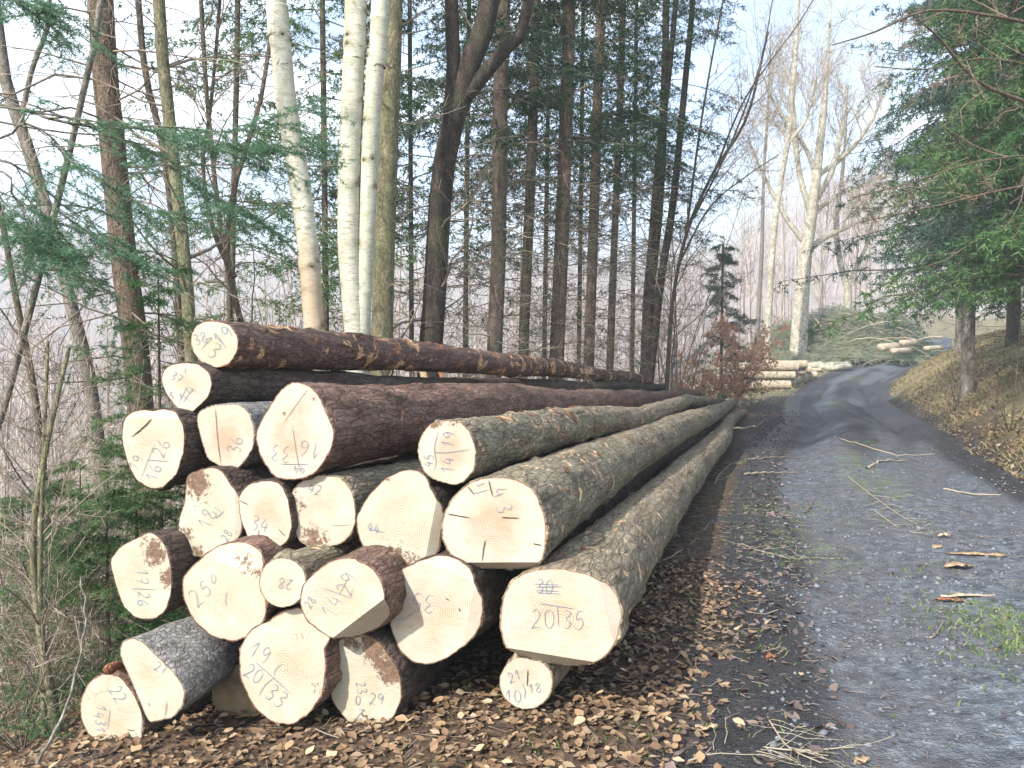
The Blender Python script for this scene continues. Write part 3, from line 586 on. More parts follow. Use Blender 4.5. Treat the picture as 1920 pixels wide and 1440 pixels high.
    bx = .06 * np.interp(zz, np.linspace(0, Lr, 7), np.r_[0, lr.normal(size=6)]); by = .035 * np.interp(zz, np.linspace(0, Lr, 7), np.r_[0, lr.normal(size=6)])
    V = np.stack([Rr * np.cos(TH) + bx[:, None], Rr * np.sin(TH) + by[:, None], -ZZ], -1)
    rimz = setback(np.stack([ro * .985 * np.cos(th), ro * .985 * np.sin(th)], 1))
    V[:, :, 2] += rimz[None, :] * np.exp(-zz / .25)[:, None]
    V0 = np.stack([ro * .984 * np.cos(th), ro * .984 * np.sin(th), rimz - .002], -1)[None]
    V = np.concatenate([V0, V], 0); nr += 1
    ix = np.arange(nr * n).reshape(nr, n)
    q = np.stack([ix[:-1], ix[1:], np.roll(ix[1:], -1, 1), np.roll(ix[:-1], -1, 1)], -1).reshape(-1, 4)
    cap = nr * n; V = np.vstack([V.reshape(-1, 3), [[bx[-1], by[-1], -Lr]]])
    tri = np.stack([ix[-1], np.full(n, cap), np.roll(ix[-1], -1)], -1)
    link('bark', mesh('bark', V, [q, tri], [M[d['b']], M['wood_old']], True, mat_idx=np.r_[np.zeros(len(q)), np.ones(n)]), root)
    for (cnt, lo_, hi_, ln_, wd_, pm, tl) in d.get('torn', []):
        sh = V[n:nr * n].reshape(nr - 1, n, 3)
        for _ in range(cnt):
            zc = lr.uniform(lo_, hi_); tc_ = lr.uniform(R(-25), R(115)); L_ = ln_ * lr.uniform(.5, 1.5); w_ = wd_ * lr.uniform(.6, 1.4); ti = tl + lr.normal() * .25
            pts = []
            for q_ in np.linspace(0, 2 * math.pi, 9, endpoint=False):
                a_ = L_ * .5 * math.cos(q_) * lr.uniform(.75, 1.2); b_ = w_ * .5 * math.sin(q_) * lr.uniform(.7, 1.3)
                du = a_ * math.cos(ti) - b_ * math.sin(ti); dz_ = a_ * math.sin(ti) + b_ * math.cos(ti); pts.append((zc + dz_, tc_ + du / mean))
            pts = [(zc, tc_)] + pts; vv = []
            for i_, (z_, t_) in enumerate(pts):
                j = min(np.searchsorted(zz, z_), nr - 2); f_ = (z_ - zz[j - 1]) / max(zz[j] - zz[j - 1], 1e-4); k_ = (t_ + math.pi) / (2 * math.pi) * n; k0 = int(k_) % n; kf = k_ - int(k_)
                p_ = (sh[j - 1, k0] * (1 - kf) + sh[j - 1, (k0 + 1) % n] * kf) * (1 - f_) + (sh[j, k0] * (1 - kf) + sh[j, (k0 + 1) % n] * kf) * f_
                vv.append(p_ + np.array([math.cos(t_), math.sin(t_), 0]) * (.009 if i_ == 0 else .005))
            link('torn_patch', mesh('torn_patch', np.array(vv), np.array([(0, 1 + q_, 1 + (q_ + 1) % 9) for q_ in range(9)]), M[pm], True), root)
    # pencil writing and drying cracks as thin strokes lying on the face
    def strokes(name, lines, wpx, mat, sub):
        if not lines: return
        mb = MB(); wd = wpx / FPX * d['D'] * .5
        for ln in lines:
            p2 = crom(np.array([loc(*p) for p in ln]), max(4, 5 * len(ln))) if len(ln) > 2 else np.linspace(loc(*ln[0]), loc(*ln[1]), 8)
            inside = np.hypot(p2[:, 0], p2[:, 1]) < .97 * np.interp(np.arctan2(p2[:, 1], p2[:, 0]), np.append(th, math.pi), np.append(ro, ro[0]))
            if inside.sum() < 2: continue
            p2 = p2[inside]
            if name == 'crack': p2 = np.stack([np.interp(np.linspace(0, 1, 22), np.linspace(0, 1, len(p2)), p2[:, q_]) for q_ in (0, 1)], 1) + lr.normal(size=(22, 2)) * wd * .45
            tg = unit(np.gradient(p2, axis=0)); nn = np.stack([-tg[:, 1], tg[:, 0]], 1)
            ww = wd * np.interp(np.linspace(0, 1, len(p2)), [0, .15, .8, 1], [.5, 1, 1, .35])[:, None]
            z = setback(p2) + sub
            a = np.c_[p2 + nn * ww, z]; b = np.c_[p2 - nn * ww, z]
            k = len(p2); i = np.arange(k - 1); mb.add(np.vstack([a, b]), np.stack([i, i + 1, k + i + 1, k + i], 1))
        if mb.n: mb.build(name, mat, face)
    cl = []
    for ln in d.get('t') or []:                        # strokes that touch make one mark
        a = np.array(ln); lo_, hi_ = a.min(0) - 4, a.max(0) + 4; hit = [c for c in cl if (c[1] >= lo_).all() and (c[0] <= hi_).all()]
        cl = [c for c in cl if not any(c is h for h in hit)]
        for c in hit: lo_ = np.minimum(lo_, c[0]); hi_ = np.maximum(hi_, c[1])
        cl.append((lo_, hi_, [ln] + [q_ for c in hit for q_ in c[2]]))
    for c in cl: strokes('marking', c[2], 1.1, M['pencil'], .004)
    for ln in d.get('c', []): strokes('crack', [ln], d.get('cw', 1.5) * .75, M['crack'], .0045)
    d['frame'] = (C, A, rt_, up, r0)
    return root
for d in LOGS: make_log(d)

# ------------------------------------------------------------------ trees
def stem_path(path, D, top=None, n=34, ground=False):
    """path: pixels from the foot upwards at distance D; carried down to the ground and up to height top"""
    p = np.array([at(x, y, D) for x, y in path])
    b = p[0].copy(); g0 = gz(b[0], b[1]) - .12
    if g0 + .1 < b[2] < g0 + 1.6 or (b[2] > g0 + .1 and ground):
        tl = unit(p[1] - p[0]); sl_ = tl[:2] / max(tl[2], .3) * .5
        low = np.array([b[0] - sl_[0] * (b[2] - g0), b[1] - sl_[1] * (b[2] - g0), g0]); low[2] = gz(low[0], low[1]) - .12
        p = np.vstack([low, p])
    if top and p[-1][2] < top:
        tl = unit(p[-1] - p[-2]); tl = unit(tl + np.array([0, 0, .6])); p = np.vstack([p, p[-1] + tl * (top - p[-1][2]) / max(tl[2], .3)])
    d = np.r_[0, np.cumsum(np.linalg.norm(np.diff(p, axis=0), axis=1))]
    c = crom(p, 200); dc = np.r_[0, np.cumsum(np.linalg.norm(np.diff(c, axis=0), axis=1))]
    return np.stack([np.interp(np.linspace(0, dc[-1], n), dc, c[:, k]) for k in range(3)], 1)
def taper(P, w0, w1, D, top_r=.02, flare=.25, zt=None):
    """radius from pixel widths at the foot and at the top of the frame"""
    z = P[:, 2]; zt = zt or CAM_H + 680 / FPX * D; t = np.clip((z - z[0]) / (zt - z[0]), 0, 1)
    r = (w0 + (w1 - w0) * t) / 2 / FPX * D
    over = np.clip((z - zt) / max(z[-1] - zt, .1), 0, 1); r = r * (1 - over) + top_r * over
    return r * (1 + flare * np.exp(-(z - z[0]) / .35))
def trunk(mb_name, P, r, mat, root, base, sides=14, lump=.05, attrs=None, seed=0):
    n = len(P); T = unit(np.gradient(P, axis=0)); ref = np.array([1., .3, 0])
    U = unit(np.cross(T, ref)); W = np.cross(T, U); a = np.arange(sides) * 2 * math.pi / sides
    A, J = np.meshgrid(a, np.arange(n)); nz = vnoise(np.cos(A) * 1.5 + 9, J * .35 + np.sin(A) * 1.5 + seed * 13, seed + 3)
    rr = r[:, None] * (1 + lump * 2 * nz)
    V = P[:, None, :] + rr[:, :, None] * (np.cos(a)[None, :, None] * U[:, None, :] + np.sin(a)[None, :, None] * W[:, None, :]) - np.array(base)
    ix = np.arange(n * sides).reshape(n, sides)
    q = np.stack([ix[:-1], np.roll(ix[:-1], -1, 1), np.roll(ix[1:], -1, 1), ix[1:]], -1).reshape(-1, 4)
    at_ = {k: f(V.reshape(-1, 3) + np.array(base), np.tile(a, n)) for k, f in (attrs or {}).items()}
    return link(mb_name, mesh(mb_name, V, q, mat, True, at_), root)
def sub(P, base): return P - np.array(base)
def along(P, r, z0, z1, n):                            # n random points on a stem between two heights
    z = z0 + (z1 - z0) * (np.arange(n) + rng.random(n)) / n
    return np.stack([np.interp(z, P[:, 2], P[:, k]) for k in range(3)], 1), np.interp(z, P[:, 2], r)
def whorl(P, r, z0, z1, n, Lf, rise=0., droop=.2, k=6, rb=.12, az=None, rmin=.003):
    """branches leaving a stem: Lf(z fraction) gives the length"""
    B, r0 = along(P, r, z0, z1, n); f = (B[:, 2] - z0) / max(z1 - z0, .01)
    a = rng.random(n) * 2 * math.pi if az is None else az + rng.normal(size=n) * .7
    d = np.stack([np.cos(a), np.sin(a), rise + .25 * rng.normal(size=n)], 1); d = unit(d)
    L = np.array([Lf(x) for x in f]) * (.6 + .7 * rng.random(n))
    s = np.linspace(0, 1, k)[None, :, None]
    C = B[:, None, :] + L[:, None, None] * (d[:, None, :] * s + np.array([0, 0, -1.]) * (droop * s ** 2 - .35 * droop * s ** 4) + rng.normal(size=(n, 1, 3)) * .08 * s ** 2)
    C[:, 1:-1] += rng.normal(size=(n, k - 2, 3)) * L[:, None, None] * .018
    rr = np.maximum(np.minimum(r0 * .35, L * rb * .055), rmin)[:, None] * (1 - .8 * np.linspace(0, 1, k)[None, :])
    return C, rr, L

def spruce(label, path, D, w0, w1, top, green0, mat='trunk_spruce', nmat='spruce_green', dead=70, live=60, reach=1.7, group='spruces in the wood behind the pile', dead_z=(.3, 1.), stems=None, per=16, twlen=.42, name='spruce_tree', nl=.055, nw=.013, deadlen=1.3, leafmat=None, twm='twig'):
    Ps = [(stem_path(p_, D, top, ground=True), w_) for p_, w_ in ([(path, (w0, w1))] + (stems or []))]
    base = (Ps[0][0][0, 0], Ps[0][0][0, 1], gz(Ps[0][0][0, 0], Ps[0][0][0, 1]))
    root = thing(name, label, 'tree', base, group)
    tw = MB(); nd = MB(); has = False
    for j, (P, w_) in enumerate(Ps):
        r = taper(P, w_[0], w_[1], D)
        trunk('trunk', P, r, M[mat], root, base, seed=int(path[0][0]) % 50 + j)
        g0 = P[0, 2]; ns = 1 if j == 0 else .6
        if dead:
            C, rr, L = whorl(P, r, g0 + dead_z[0], g0 + max(green0 * dead_z[1], .8), int(dead * ns), lambda f: deadlen * (.6 + .5 * f), rise=.05, droop=.25)
            tw.tubes(sub(C, base), rr, 4)
            C2, r2 = grow(C, rr, 9, L * .42, 50, .15, 1, grav=.12, rmin=.0016, flat=.5, k=4); tw.slivers(sub(C2, base), r2)
            C3, r3 = grow(C2, r2, 4, .2, 45, .2, 1, rmin=.0013, k=3); tw.slivers(sub(C3, base), r3)
            needles(nd, sub(C2[rng.random(len(C2)) < .16], base), 18, .055, .012); has = True
        if live:
            hz = g0 + green0; zt = P[-1, 2]
            C, rr, L = whorl(P, r, hz, zt, int(live * ns), lambda f: reach * (1 - .85 * f) + .2, rise=.12, droop=.45, rmin=.005)
            tw.tubes(sub(C, base), rr, 4)
            C2, r2 = grow(C, rr, 13, np.minimum(L * .34, twlen * 1.6), 58, .15, 1, grav=.35, flat=.75, rmin=.002); tw.slivers(sub(C2, base), r2)
            hi_z = CAM_H + 680 / FPX * D + 1.6                    # tree tops stand far above the eye: coarser sprays there
            lo2, hi2 = C2[C2[:, 0, 2] < hi_z], C2[C2[:, 0, 2] >= hi_z]
            needles(nd, sub(lo2, base), per, nl, nw, .75); needles(nd, sub(C, base), per * 2, nl, nw, .75, t0=.3)
            needles(nd, sub(hi2, base), max(3, per // 4), nl * 2, nw * 2, .75)
            C3, r3 = grow(lo2, r2[C2[:, 0, 2] < hi_z], 3, twlen * .45, 45, .2, .9, grav=.3, flat=.7, k=4, rmin=.0015)
            needles(nd, sub(C3, base), max(6, per // 2), nl, nw, .75); has = True
    tw.build('crown', M[twm], root)
    if has: nd.build('needles', M[leafmat or nmat], root)
    return root

def bare(label, stems, D, mat, twmat, top, group=None, name='bare_tree', levels=((14, .9, 40), (6, .4, 42), (4, .18, 45)), z0=.35, up=.25, lump=.05, reach=1., sides=12, rmin=.0018, base_sub=False, cat='tree', extra=None, curl=.15, flare=.25, top_all=True):
    Ps = [(stem_path(p_, D, top if i_ == 0 or top_all else None, ground=i_ == 0), w_) for i_, (p_, w_) in enumerate(stems)]
    base = (Ps[0][0][0, 0], Ps[0][0][0, 1], gz(Ps[0][0][0, 0], Ps[0][0][0, 1]))
    root = thing(name, label, cat, base, group); tw = MB()
    for j, (P, w_) in enumerate(Ps):
        r = taper(P, w_[0], w_[1], D, flare=flare, zt=min(CAM_H + 680 / FPX * D, at(*stems[j][0][-1], D)[2]))
        trunk('trunk', P, r, M[mat], root, base, sides, lump, seed=int(stems[0][0][0][0]) % 40 + j)
        C, rr = P[None], r[None]
        for (nch, Ln, ang) in levels:
            first = C.shape[0] == 1
            C, rr = grow(C, rr, nch, Ln * reach, ang, z0 if first else .15, 1, up=up, curl=curl, rr=.42 if first else .6, k=6 if first else 4, shrink=.45, rmin=rmin)
            last = (nch, Ln, ang) == levels[-1] and len(levels) > 2
            (tw.slivers(sub(C, base), rr) if last else tw.tubes(sub(C, base), rr, 5 if first else 3))
    if extra: extra(tw, base)
    tw.build('crown', M[twmat], root)
    return root

# trees beyond the end faces, on the slope falling away behind the pile
spruce('thick dark brown spruce trunk furrowed along one side, standing by the pole', [(258, 690), (232, 480), (205, 200), (187, -40)], 7.5, 50, 44, 13, 6.2, 'trunk_brown', dead=110, live=40, deadlen=1.5)
bare('slim straight greenish trunk beside the thick brown spruce', [([(357, 640), (340, 430), (315, 200), (297, -20)], (26, 22))], 7, 'trunk_green', 'twig', 10, 'slender bare trees beside the pile', levels=((34, 1.3, 65), (6, .42, 45), (3, .2, 45)), up=.05, z0=.12)
bare('very thin grey trunk close behind the slim greenish one', [([(334, 560), (310, 300), (275, 150), (258, -20)], (17, 11))], 8.6, 'trunk_spruce', 'twig', 9, 'slender bare trees beside the pile', levels=((20, 1., 60), (5, .4, 45), (3, .2, 45)), up=.05, z0=.2)
bare('thin whitish pole-straight trunk leaning over steeply', [([(-45, 960), (20, 720), (85, 470), (150, 200), (192, -20)], (15, 11))], 5, 'trunk_grey', 'twig', 5.6, None, levels=((7, .5, 50), (3, .3, 45)), z0=.5, name='leaning_sapling', lump=.02)
bare('crooked grey tree bending away from the leaning pole, forked high up', [([(172, 740), (140, 600), (95, 420), (50, 270), (20, 180), (-5, 40)], (26, 20)), ([(38, 230), (60, 130), (85, 60), (95, -40)], (9, 8))], 8, 'trunk_grey', 'twig', 9, None, levels=((18, 1.2, 50), (6, .5, 45), (4, .2, 45)), z0=.3)
bare('grey slender tree growing down the slope past the leaning pole', [([(-140, 780), (-150, 400), (-165, 100), (-170, -60)], (24, 18))], 8.5, 'trunk_grey', 'twig', 10, None, levels=((22, 1.3, 55), (6, .5, 45), (4, .2, 45)), z0=.2)
bare('thin dark sapling behind the leaning pole', [([(85, 930), (65, 740), (30, 560), (5, 420), (-20, 300)], (16, 10))], 6.2, 'trunk_spruce', 'twig', 5, None, levels=((14, .8, 55), (6, .3, 45), (3, .14, 45)), z0=.15)
bare('young two-stemmed sapling with yellowish bark at the edge of the litter', [([(104, 1345), (75, 1180), (62, 1010), (85, 850), (130, 650)], (17, 7)), ([(82, 1315), (75, 1100), (80, 900), (90, 640)], (11, 6))], 4.25, 'trunk_green', 'twig', None, None, levels=((22, .55, 55), (6, .22, 45), (3, .1, 45)), z0=.15, name='sapling', lump=.03)
bare('twisted thin tree with reddish stem near the pale bare trunks', [([(470, 700), (450, 600), (425, 470), (440, 350), (470, 250), (500, 120)], (15, 8)), ([(440, 520), (400, 430), (380, 300), (400, 150)], (9, 6))], 8.4, 'trunk_brown', 'twig', 8, None, levels=((22, 1.1, 55), (7, .45, 45), (4, .2, 45)), z0=.1, curl=.3)
bare('dark thin crooked sapling between the slim trunk and the pale trunks', [([(420, 700), (432, 560), (410, 400), (395, 260), (380, 60)], (12, 8))], 9.5, 'trunk_spruce', 'twig', 9, None, levels=((24, 1.2, 55), (7, .45, 45), (3, .2, 45)), z0=.1, curl=.25)

# the three smooth pale trunks
def pale(label, stems, D, tan=None, name='pale_barked_tree'):
    Ps = [(stem_path(p_, D, 14, 60, ground=i_ == 0), w_) for i_, (p_, w_) in enumerate(stems)]
    base = (Ps[0][0][0, 0], Ps[0][0][0, 1], gz(Ps[0][0][0, 0], Ps[0][0][0, 1])); root = thing(name, label, 'tree', base); tw = MB()
    for j, (P, w_) in enumerate(Ps):
        r = taper(P, w_[0], w_[1], D, flare=.15); k = 17
        lrg = np.random.default_rng(j + int(stems[0][0][0][0]))
        kz = np.sort(lrg.uniform(CAM_H - .3, CAM_H + 3.8, k)); ka = lrg.uniform(math.pi * .0, math.pi * 2, k)
        def scar(V, a):
            f = np.zeros(len(V))
            for z_, a_ in zip(kz, ka):
                da = np.abs((a - a_ + math.pi) % (2 * math.pi) - math.pi)
                f = np.maximum(f, np.exp(-((V[:, 2] - z_ - .02 * (1 - np.minimum(da / .5, 1))) / .026) ** 2 - (da / .45) ** 2))
            return f * 1.1
        def tanf(V, a):
            if tan is None or j > 0: return np.zeros(len(V))
            zt = at(590, tan, D)[2]; return .62 * sstep(zt + .35, zt - .45, V[:, 2] + .25 * np.sin(a * 2) * .6)
        tq = np.r_[np.linspace(0, .45, 320), np.linspace(.455, 1, 100)]
        P2 = np.stack([np.interp(tq, np.linspace(0, 1, len(P)), P[:, c]) for c in range(3)], 1)
        r2 = np.interp(tq, np.linspace(0, 1, len(P)), r)
        ring = np.zeros(420)
        for z_ in kz: ring += .045 * np.exp(-((P2[:, 2] - z_) / .03) ** 2)
        trunk('trunk', P2, r2 * (1 + ring), M['trunk_pale'], root, base, 20, .015, dict(scar=scar, tan=tanf), seed=j)
        # stubs where limbs were shed, and high limbs
        T = unit(np.gradient(P, axis=0))
        for z_, a_ in zip(kz, ka):
            c = np.array([np.interp(z_, P[:, 2], P[:, q_]) for q_ in range(3)]); rr = np.interp(z_, P[:, 2], r)
            U = unit(np.cross(np.array([0, 0, 1.]), np.array([1., .3, 0]))); t_ = T[len(T) // 3]; U = unit(np.cross(t_, np.array([1., .3, 0]))); W = np.cross(t_, U)
            dv = math.cos(a_) * U + math.sin(a_) * W
            pts = np.array([c + dv * rr * .8, c + dv * (rr + .008) + [0, 0, .003], c + dv * (rr + .013) + [0, 0, .006]])
            sm = MB(); sm.tubes(sub(pts, base)[None], np.array([[.016, .011, .004]]), 7)
            sm.build('knot', M['trunk_spruce'], root)
        C, rr, L = whorl(P, r, CAM_H + 5, P[-1, 2], 26, lambda f: 2.2 * (1 - .7 * f), rise=.6, droop=-.1)
        tw.tubes(sub(C, base), rr, 5); C2, r2_ = grow(C, rr, 7, L * .4, 45); tw.tubes(sub(C2, base), r2_, 3)
    tw.build('crown', M['twig'], root); return root
pale('smooth pale trunk turning orange-tan low down', [([(592, 680), (588, 600), (578, 470), (560, 330), (535, 180), (520, 0), (512, -80)], (38, 38))], 7.2, 465)
pale('smooth pale tree with two stems joined at the foot', [([(668, 690), (664, 600), (655, 480), (655, 330), (663, 120), (668, -60)], (44, 40)), ([(676, 640), (681, 570), (688, 450), (693, 300), (705, 100), (716, -60)], (28, 34))], 7.4)

bare('mossy upright trunk close behind the two-stemmed pale tree', [([(716, 680), (722, 400), (730, 200), (738, -60)], (46, 36))], 8.6, 'trunk_green', 'twig', 12, None, levels=((40, 1.4, 70), (6, .5, 45), (4, .2, 45)), up=0, z0=.1)
bare('almost black tree forking into three limbs above the pile', [([(806, 690), (815, 560), (830, 330), (860, 190), (900, 60), (928, -60)], (50, 38)), ([(842, 240), (850, 120), (845, -50)], (26, 26)), ([(872, 180), (930, 112), (968, 62), (1000, -50)], (26, 20))], 9, 'trunk_black', 'twig', 12, None,
     levels=((16, 1.6, 55), (7, .7, 45), (5, .3, 45)), up=.1, z0=.15)
D_ = [
 ('spruce with dark upright stem next to the black forked tree', [(926, 700), (935, 450), (938, 200), (945, -60)], 11, 30, 27, 15, 4.6),
 ('slender spruce with twin-like neighbour, second beyond the black forked tree', [(980, 700), (990, 450), (998, 250), (1006, -60)], 12, 21, 18, 14, 5.0),
 ('sturdy spruce with amber patches on the stem, third beyond the black forked tree', [(1042, 710), (1055, 400), (1062, 200), (1068, -60)], 12, 30, 24, 15, 4.8),
 ('straight reddish spruce stem, fourth beyond the black forked tree', [(1103, 715), (1112, 450), (1120, 200), (1128, -60)], 14, 21, 17, 15, 5.4),
 ('thinnest spruce of the row before the many-stemmed tree', [(1142, 720), (1152, 450), (1162, 200), (1170, -60)], 15, 15, 12, 14, 5.2),
]
for i, (lb, p_, D, w0, w1, tp, g0) in enumerate(D_):
    spruce(lb, p_, D, w0, w1, tp, g0, 'trunk_brown' if i in (2, 3) else 'trunk_spruce', dead=75, live=75, reach=1.6, deadlen=1.25, per=18, nl=.06, nw=.016)
spruce('dark many-stemmed tree with drooping green sprays where the pile ends', [(1212, 725), (1218, 560), (1235, 400), (1245, 200), (1250, -40)], 17, 18, 13, 13, 4.6, 'trunk_black', dead=45, live=44, reach=1.5, group=None,
       stems=[([(1206, 725), (1212, 560), (1220, 470), (1234, 300), (1262, 60)], (15, 10)), ([(1217, 722), (1240, 520), (1262, 380), (1285, 150), (1302, -40)], (18, 10))])
B_ = [
 ('green spruce standing behind the slim greenish trunk', [(432, 700), (440, 300), (446, -40)], 13, 12, 10, 14, 4.2, 1.7),
 ('green spruce filling the gap between the orange-tan and two-stemmed pale trees', [(612, 700), (608, 300), (604, -40)], 13.5, 13, 10, 15, 4.4, 1.9),
 ('spruce between the mossy trunk and the black forked tree', [(772, 700), (770, 300), (768, -40)], 15, 10, 8, 15, 5.0, 1.6),
 ('spruce in the second row directly behind the black forked tree', [(872, 700), (876, 300), (880, -40)], 16, 11, 8, 15, 4.6, 1.7),
 ('spruce in the second row behind the slender third stem', [(1020, 700), (1026, 300), (1030, -40)], 18, 10, 7, 16, 5.2, 1.9),
 ('spruce in the second row behind the reddish stem', [(1085, 700), (1090, 300), (1094, -40)], 19, 9, 7, 16, 5.6, 1.9),
 ('spruce in the second row just before the many-stemmed tree', [(1185, 720), (1190, 300), (1194, -40)], 20, 9, 7, 16, 6.0, 1.9),
 ('spruce in the second row beyond the mossy trunk', [(690, 700), (694, 300), (697, -40)], 17, 9, 7, 15, 4.8, 1.8),
]
for i, (lb, p_, D, w0, w1, tp, g0, rc) in enumerate(B_):
    spruce(lb, p_, D, w0, w1, tp, g0, 'trunk_spruce', nmat='spruce_light' if i < 2 else 'spruce_green', dead=60, live=80, reach=rc, deadlen=1.3, per=11, nl=.08, nw=.021)

# young green spruces and brush at the end of the pile
Y_ = [('young spruce pushing up behind the overhanging log 16/26', 300, 800, 5.0, 2.7, 1.0), ('low young spruce below log 16/26', 255, 930, 4.9, 1.6, .8), ('young spruce behind the two-stemmed sapling', 150, 860, 5.6, 1.7, .8), ('young spruce squeezed between log 17/26 and the sapling', 200, 1000, 4.6, 1.3, .7), ('small ragged spruce near the whitish leaning pole', 40, 820, 6.0, 1.7, .7)]
for lb, px, py, D, h, rc in Y_:
    b0 = at(px, py, D); gg = gz(b0[0], b0[1])
    P = np.array([[b0[0], b0[1], gg - .1 + t * h] for t in np.linspace(0, 1, 12)]); r = np.linspace(.022, .004, 12)
    base = (b0[0], b0[1], gg); root = thing('young_spruce', lb, 'tree', base, 'young spruces at the end of the pile')
    trunk('trunk', P, r, M['trunk_spruce'], root, base, 7)
    tw = MB(); nd = MB(); C, rr, L = whorl(P, r, gg + .15, gg + h * .95, 46, lambda f: rc * (1 - .75 * f), rise=.15, droop=.3)
    tw.tubes(sub(C, base), rr, 4); C2, r2 = grow(C, rr, 9, L * .36, 50, .15, 1, flat=.8, grav=.15, rmin=.0012); tw.slivers(sub(C2, base), r2)
    needles(nd, sub(C2, base), 28, .03, .0045, .8, .4); needles(nd, sub(C, base), 30, .03, .0045, .8, .4, t0=.3)
    C3, r3 = grow(C2, r2, 3, .09, 45, .2, .9, flat=.7, k=3, rmin=.001); needles(nd, sub(C3, base), 14, .028, .0042, .8, .4)
    tw.build('crown', M['twig'], root); nd.build('needles', M['spruce_light'], root)
# bare brush, each bush of its own
S_B = [(20, 1000, 4.6, 1.7), (130, 760, 6.5, 2.2), (210, 700, 7.5, 2.5), (60, 640, 8, 2.6), (300, 640, 8.5, 2.4), (520, 640, 9, 2.8), (380, 620, 10, 3.), (760, 690, 10.5, 2.4), (900, 690, 12, 2.4), (1000, 700, 13, 2.4), (-20, 780, 5.5, 2.2), (180, 1130, 4.6, .9), (40, 1180, 4.3, 1.0), (600, 660, 10, 2.6), (680, 680, 12, 2.6), (840, 690, 13, 2.6), (1080, 710, 16, 2.4)]
for i, (px, py, D, h) in enumerate(S_B):
    b0 = at(px, py, D); gg = gz(b0[0], b0[1]); base = (b0[0], b0[1], gg)
    near = [x for x in ('the leaning pole', 'the crooked grey tree', 'the thick brown spruce', 'the crooked grey tree, farther back', 'the slim greenish trunk', 'the orange-tan trunk', 'the twisted reddish tree', 'the mossy trunk', 'the first upright spruce', 'the second spruce', 'the foot of the leaning pole', 'the two-stemmed sapling', 'the bent rod', 'the two-stemmed pale tree', 'the mossy trunk, farther back', 'the black forked tree', 'the reddish spruce stem')][i]
    root = thing('bare_shrub', 'tangled leafless shrub of thin twigs beside ' + near, 'shrub', base, 'leafless shrubs behind the pile')
    n = 9; s = np.linspace(0, 1, 6)[None, :, None]
    dv = unit(np.c_[rng.normal(size=(n, 2)) * .45, np.ones(n)])[:, None, :]
    P = np.array(base) + [0, 0, -.05] + h * (.6 + .6 * rng.random((n, 1, 1))) * (dv * s + rng.normal(size=(n, 1, 3)) * .12 * s ** 2)
    rr = (.004 + .007 * rng.random(n) * h / 2)[:, None] * (1 - .7 * np.linspace(0, 1, 6)[None])
    sm = MB(); sm.tubes(sub(P, base), rr, 4); sm.build('stem', M['twig_pale' if i % 3 else 'twig'], root)['kind'] = 'stuff'
    tw = MB(); C, r1 = grow(P, rr, 7, h * .42, 45, .15, 1, up=.1, rmin=.0016); tw.tubes(sub(C, base), r1, 3)
    C2, r2 = grow(C, r1, 7, h * .2, 45, .1, 1, rmin=.0013, k=4); tw.slivers(sub(C2, base), r2)
    C3, r3 = grow(C2, r2, 4, h * .09, 45, .2, 1, rmin=.001, k=3); tw.slivers(sub(C3, base), r3)
    tw.build('crown', M['twig_pale' if i % 3 else 'twig'], root)
# dry-leaved young beech, thin dark conifer and saplings where the pile ends
def sapl(label, px, py, D, h, twmat, leaf=None, n=5, spread=.25, lev=(8, 6, 3), name='sapling', leafsz=.05, per=5, w=.014, group=None):
    b0 = at(px, py, D); gg = gz(b0[0], b0[1]); base = (b0[0], b0[1], gg); root = thing(name, label, 'tree' if h > 2.4 else 'shrub', base, group)
    s = np.linspace(0, 1, 8)[None, :, None]; dv = unit(np.c_[rng.normal(size=(n, 2)) * spread, np.ones(n)])[:, None, :]
    P = np.array(base) + [0, 0, -.1] + h * (.6 + .5 * rng.random((n, 1, 1))) * (dv * s + rng.normal(size=(n, 1, 3)) * .12 * s ** 2 + rng.normal(size=(n, 1, 3)) * .02 * np.sin(s * 9))
    rr = (w * (.6 + .6 * rng.random(n)))[:, None] * (1 - .75 * np.linspace(0, 1, 8)[None])
    for i in range(n):
        sm = MB(); sm.tubes(sub(P[i:i + 1], base), rr[i:i + 1], 6); sm.build('trunk', M['trunk_spruce' if twmat != 'twig_pale' else 'trunk_grey'], root)
    tw = MB(); C, r1 = grow(P, rr, lev[0], h * .3, 50, .12, 1, up=.15, rmin=.003); tw.tubes(sub(C, base), r1, 3)
    C2, r2 = grow(C, r1, lev[1], h * .13, 48, .1, 1, rmin=.0022, k=4); tw.slivers(sub(C2, base), r2)
    C3, r3 = grow(C2, r2, lev[2], h * .06, 48, .1, 1, rmin=.0018, k=3); tw.slivers(sub(C3, base), r3)
    tw.build('crown', M[twmat], root)
    if leaf:
        lf = MB(); Cl = np.concatenate([C2, np.repeat(C3, 2, 1)[:, [0, 2, 4, 5]]]) if False else C2
        needles(lf, sub(Cl, base), per, leafsz, leafsz * .7, 1.1); lf.build('leaves', M[leaf], root)
    return root
sapl('young beech still holding rust-red dry leaves, at the end of the pile', 1372, 735, 25, 3.3, 'twig_red', 'red_leaf', 8, .40, (11, 7, 3), 'young_beech', .075, 6)
sapl('low beech scrub with rust-red leaves in front of the sawn short logs', 1325, 735, 24, 2.3, 'twig_red', 'red_leaf', 7, .55, (9, 7, 2), 'young_beech', .085, 7)
spruce('slim young conifer rising out of the rust-red beech', [(1352, 740), (1353, 620), (1355, 500)], 26, 6, 2, 5.2, .5, nmat='spruce_blue', dead=0, live=60, reach=1.3, group=None, name='young_conifer', per=3, nl=.1, nw=.02, twlen=.3)
sapl('bare pale sapling clump between the many-stemmed tree and the rust-red beech', 1275, 730, 22, 5.2, 'twig_red', None, 6, .16, (16, 7, 4), w=.02)
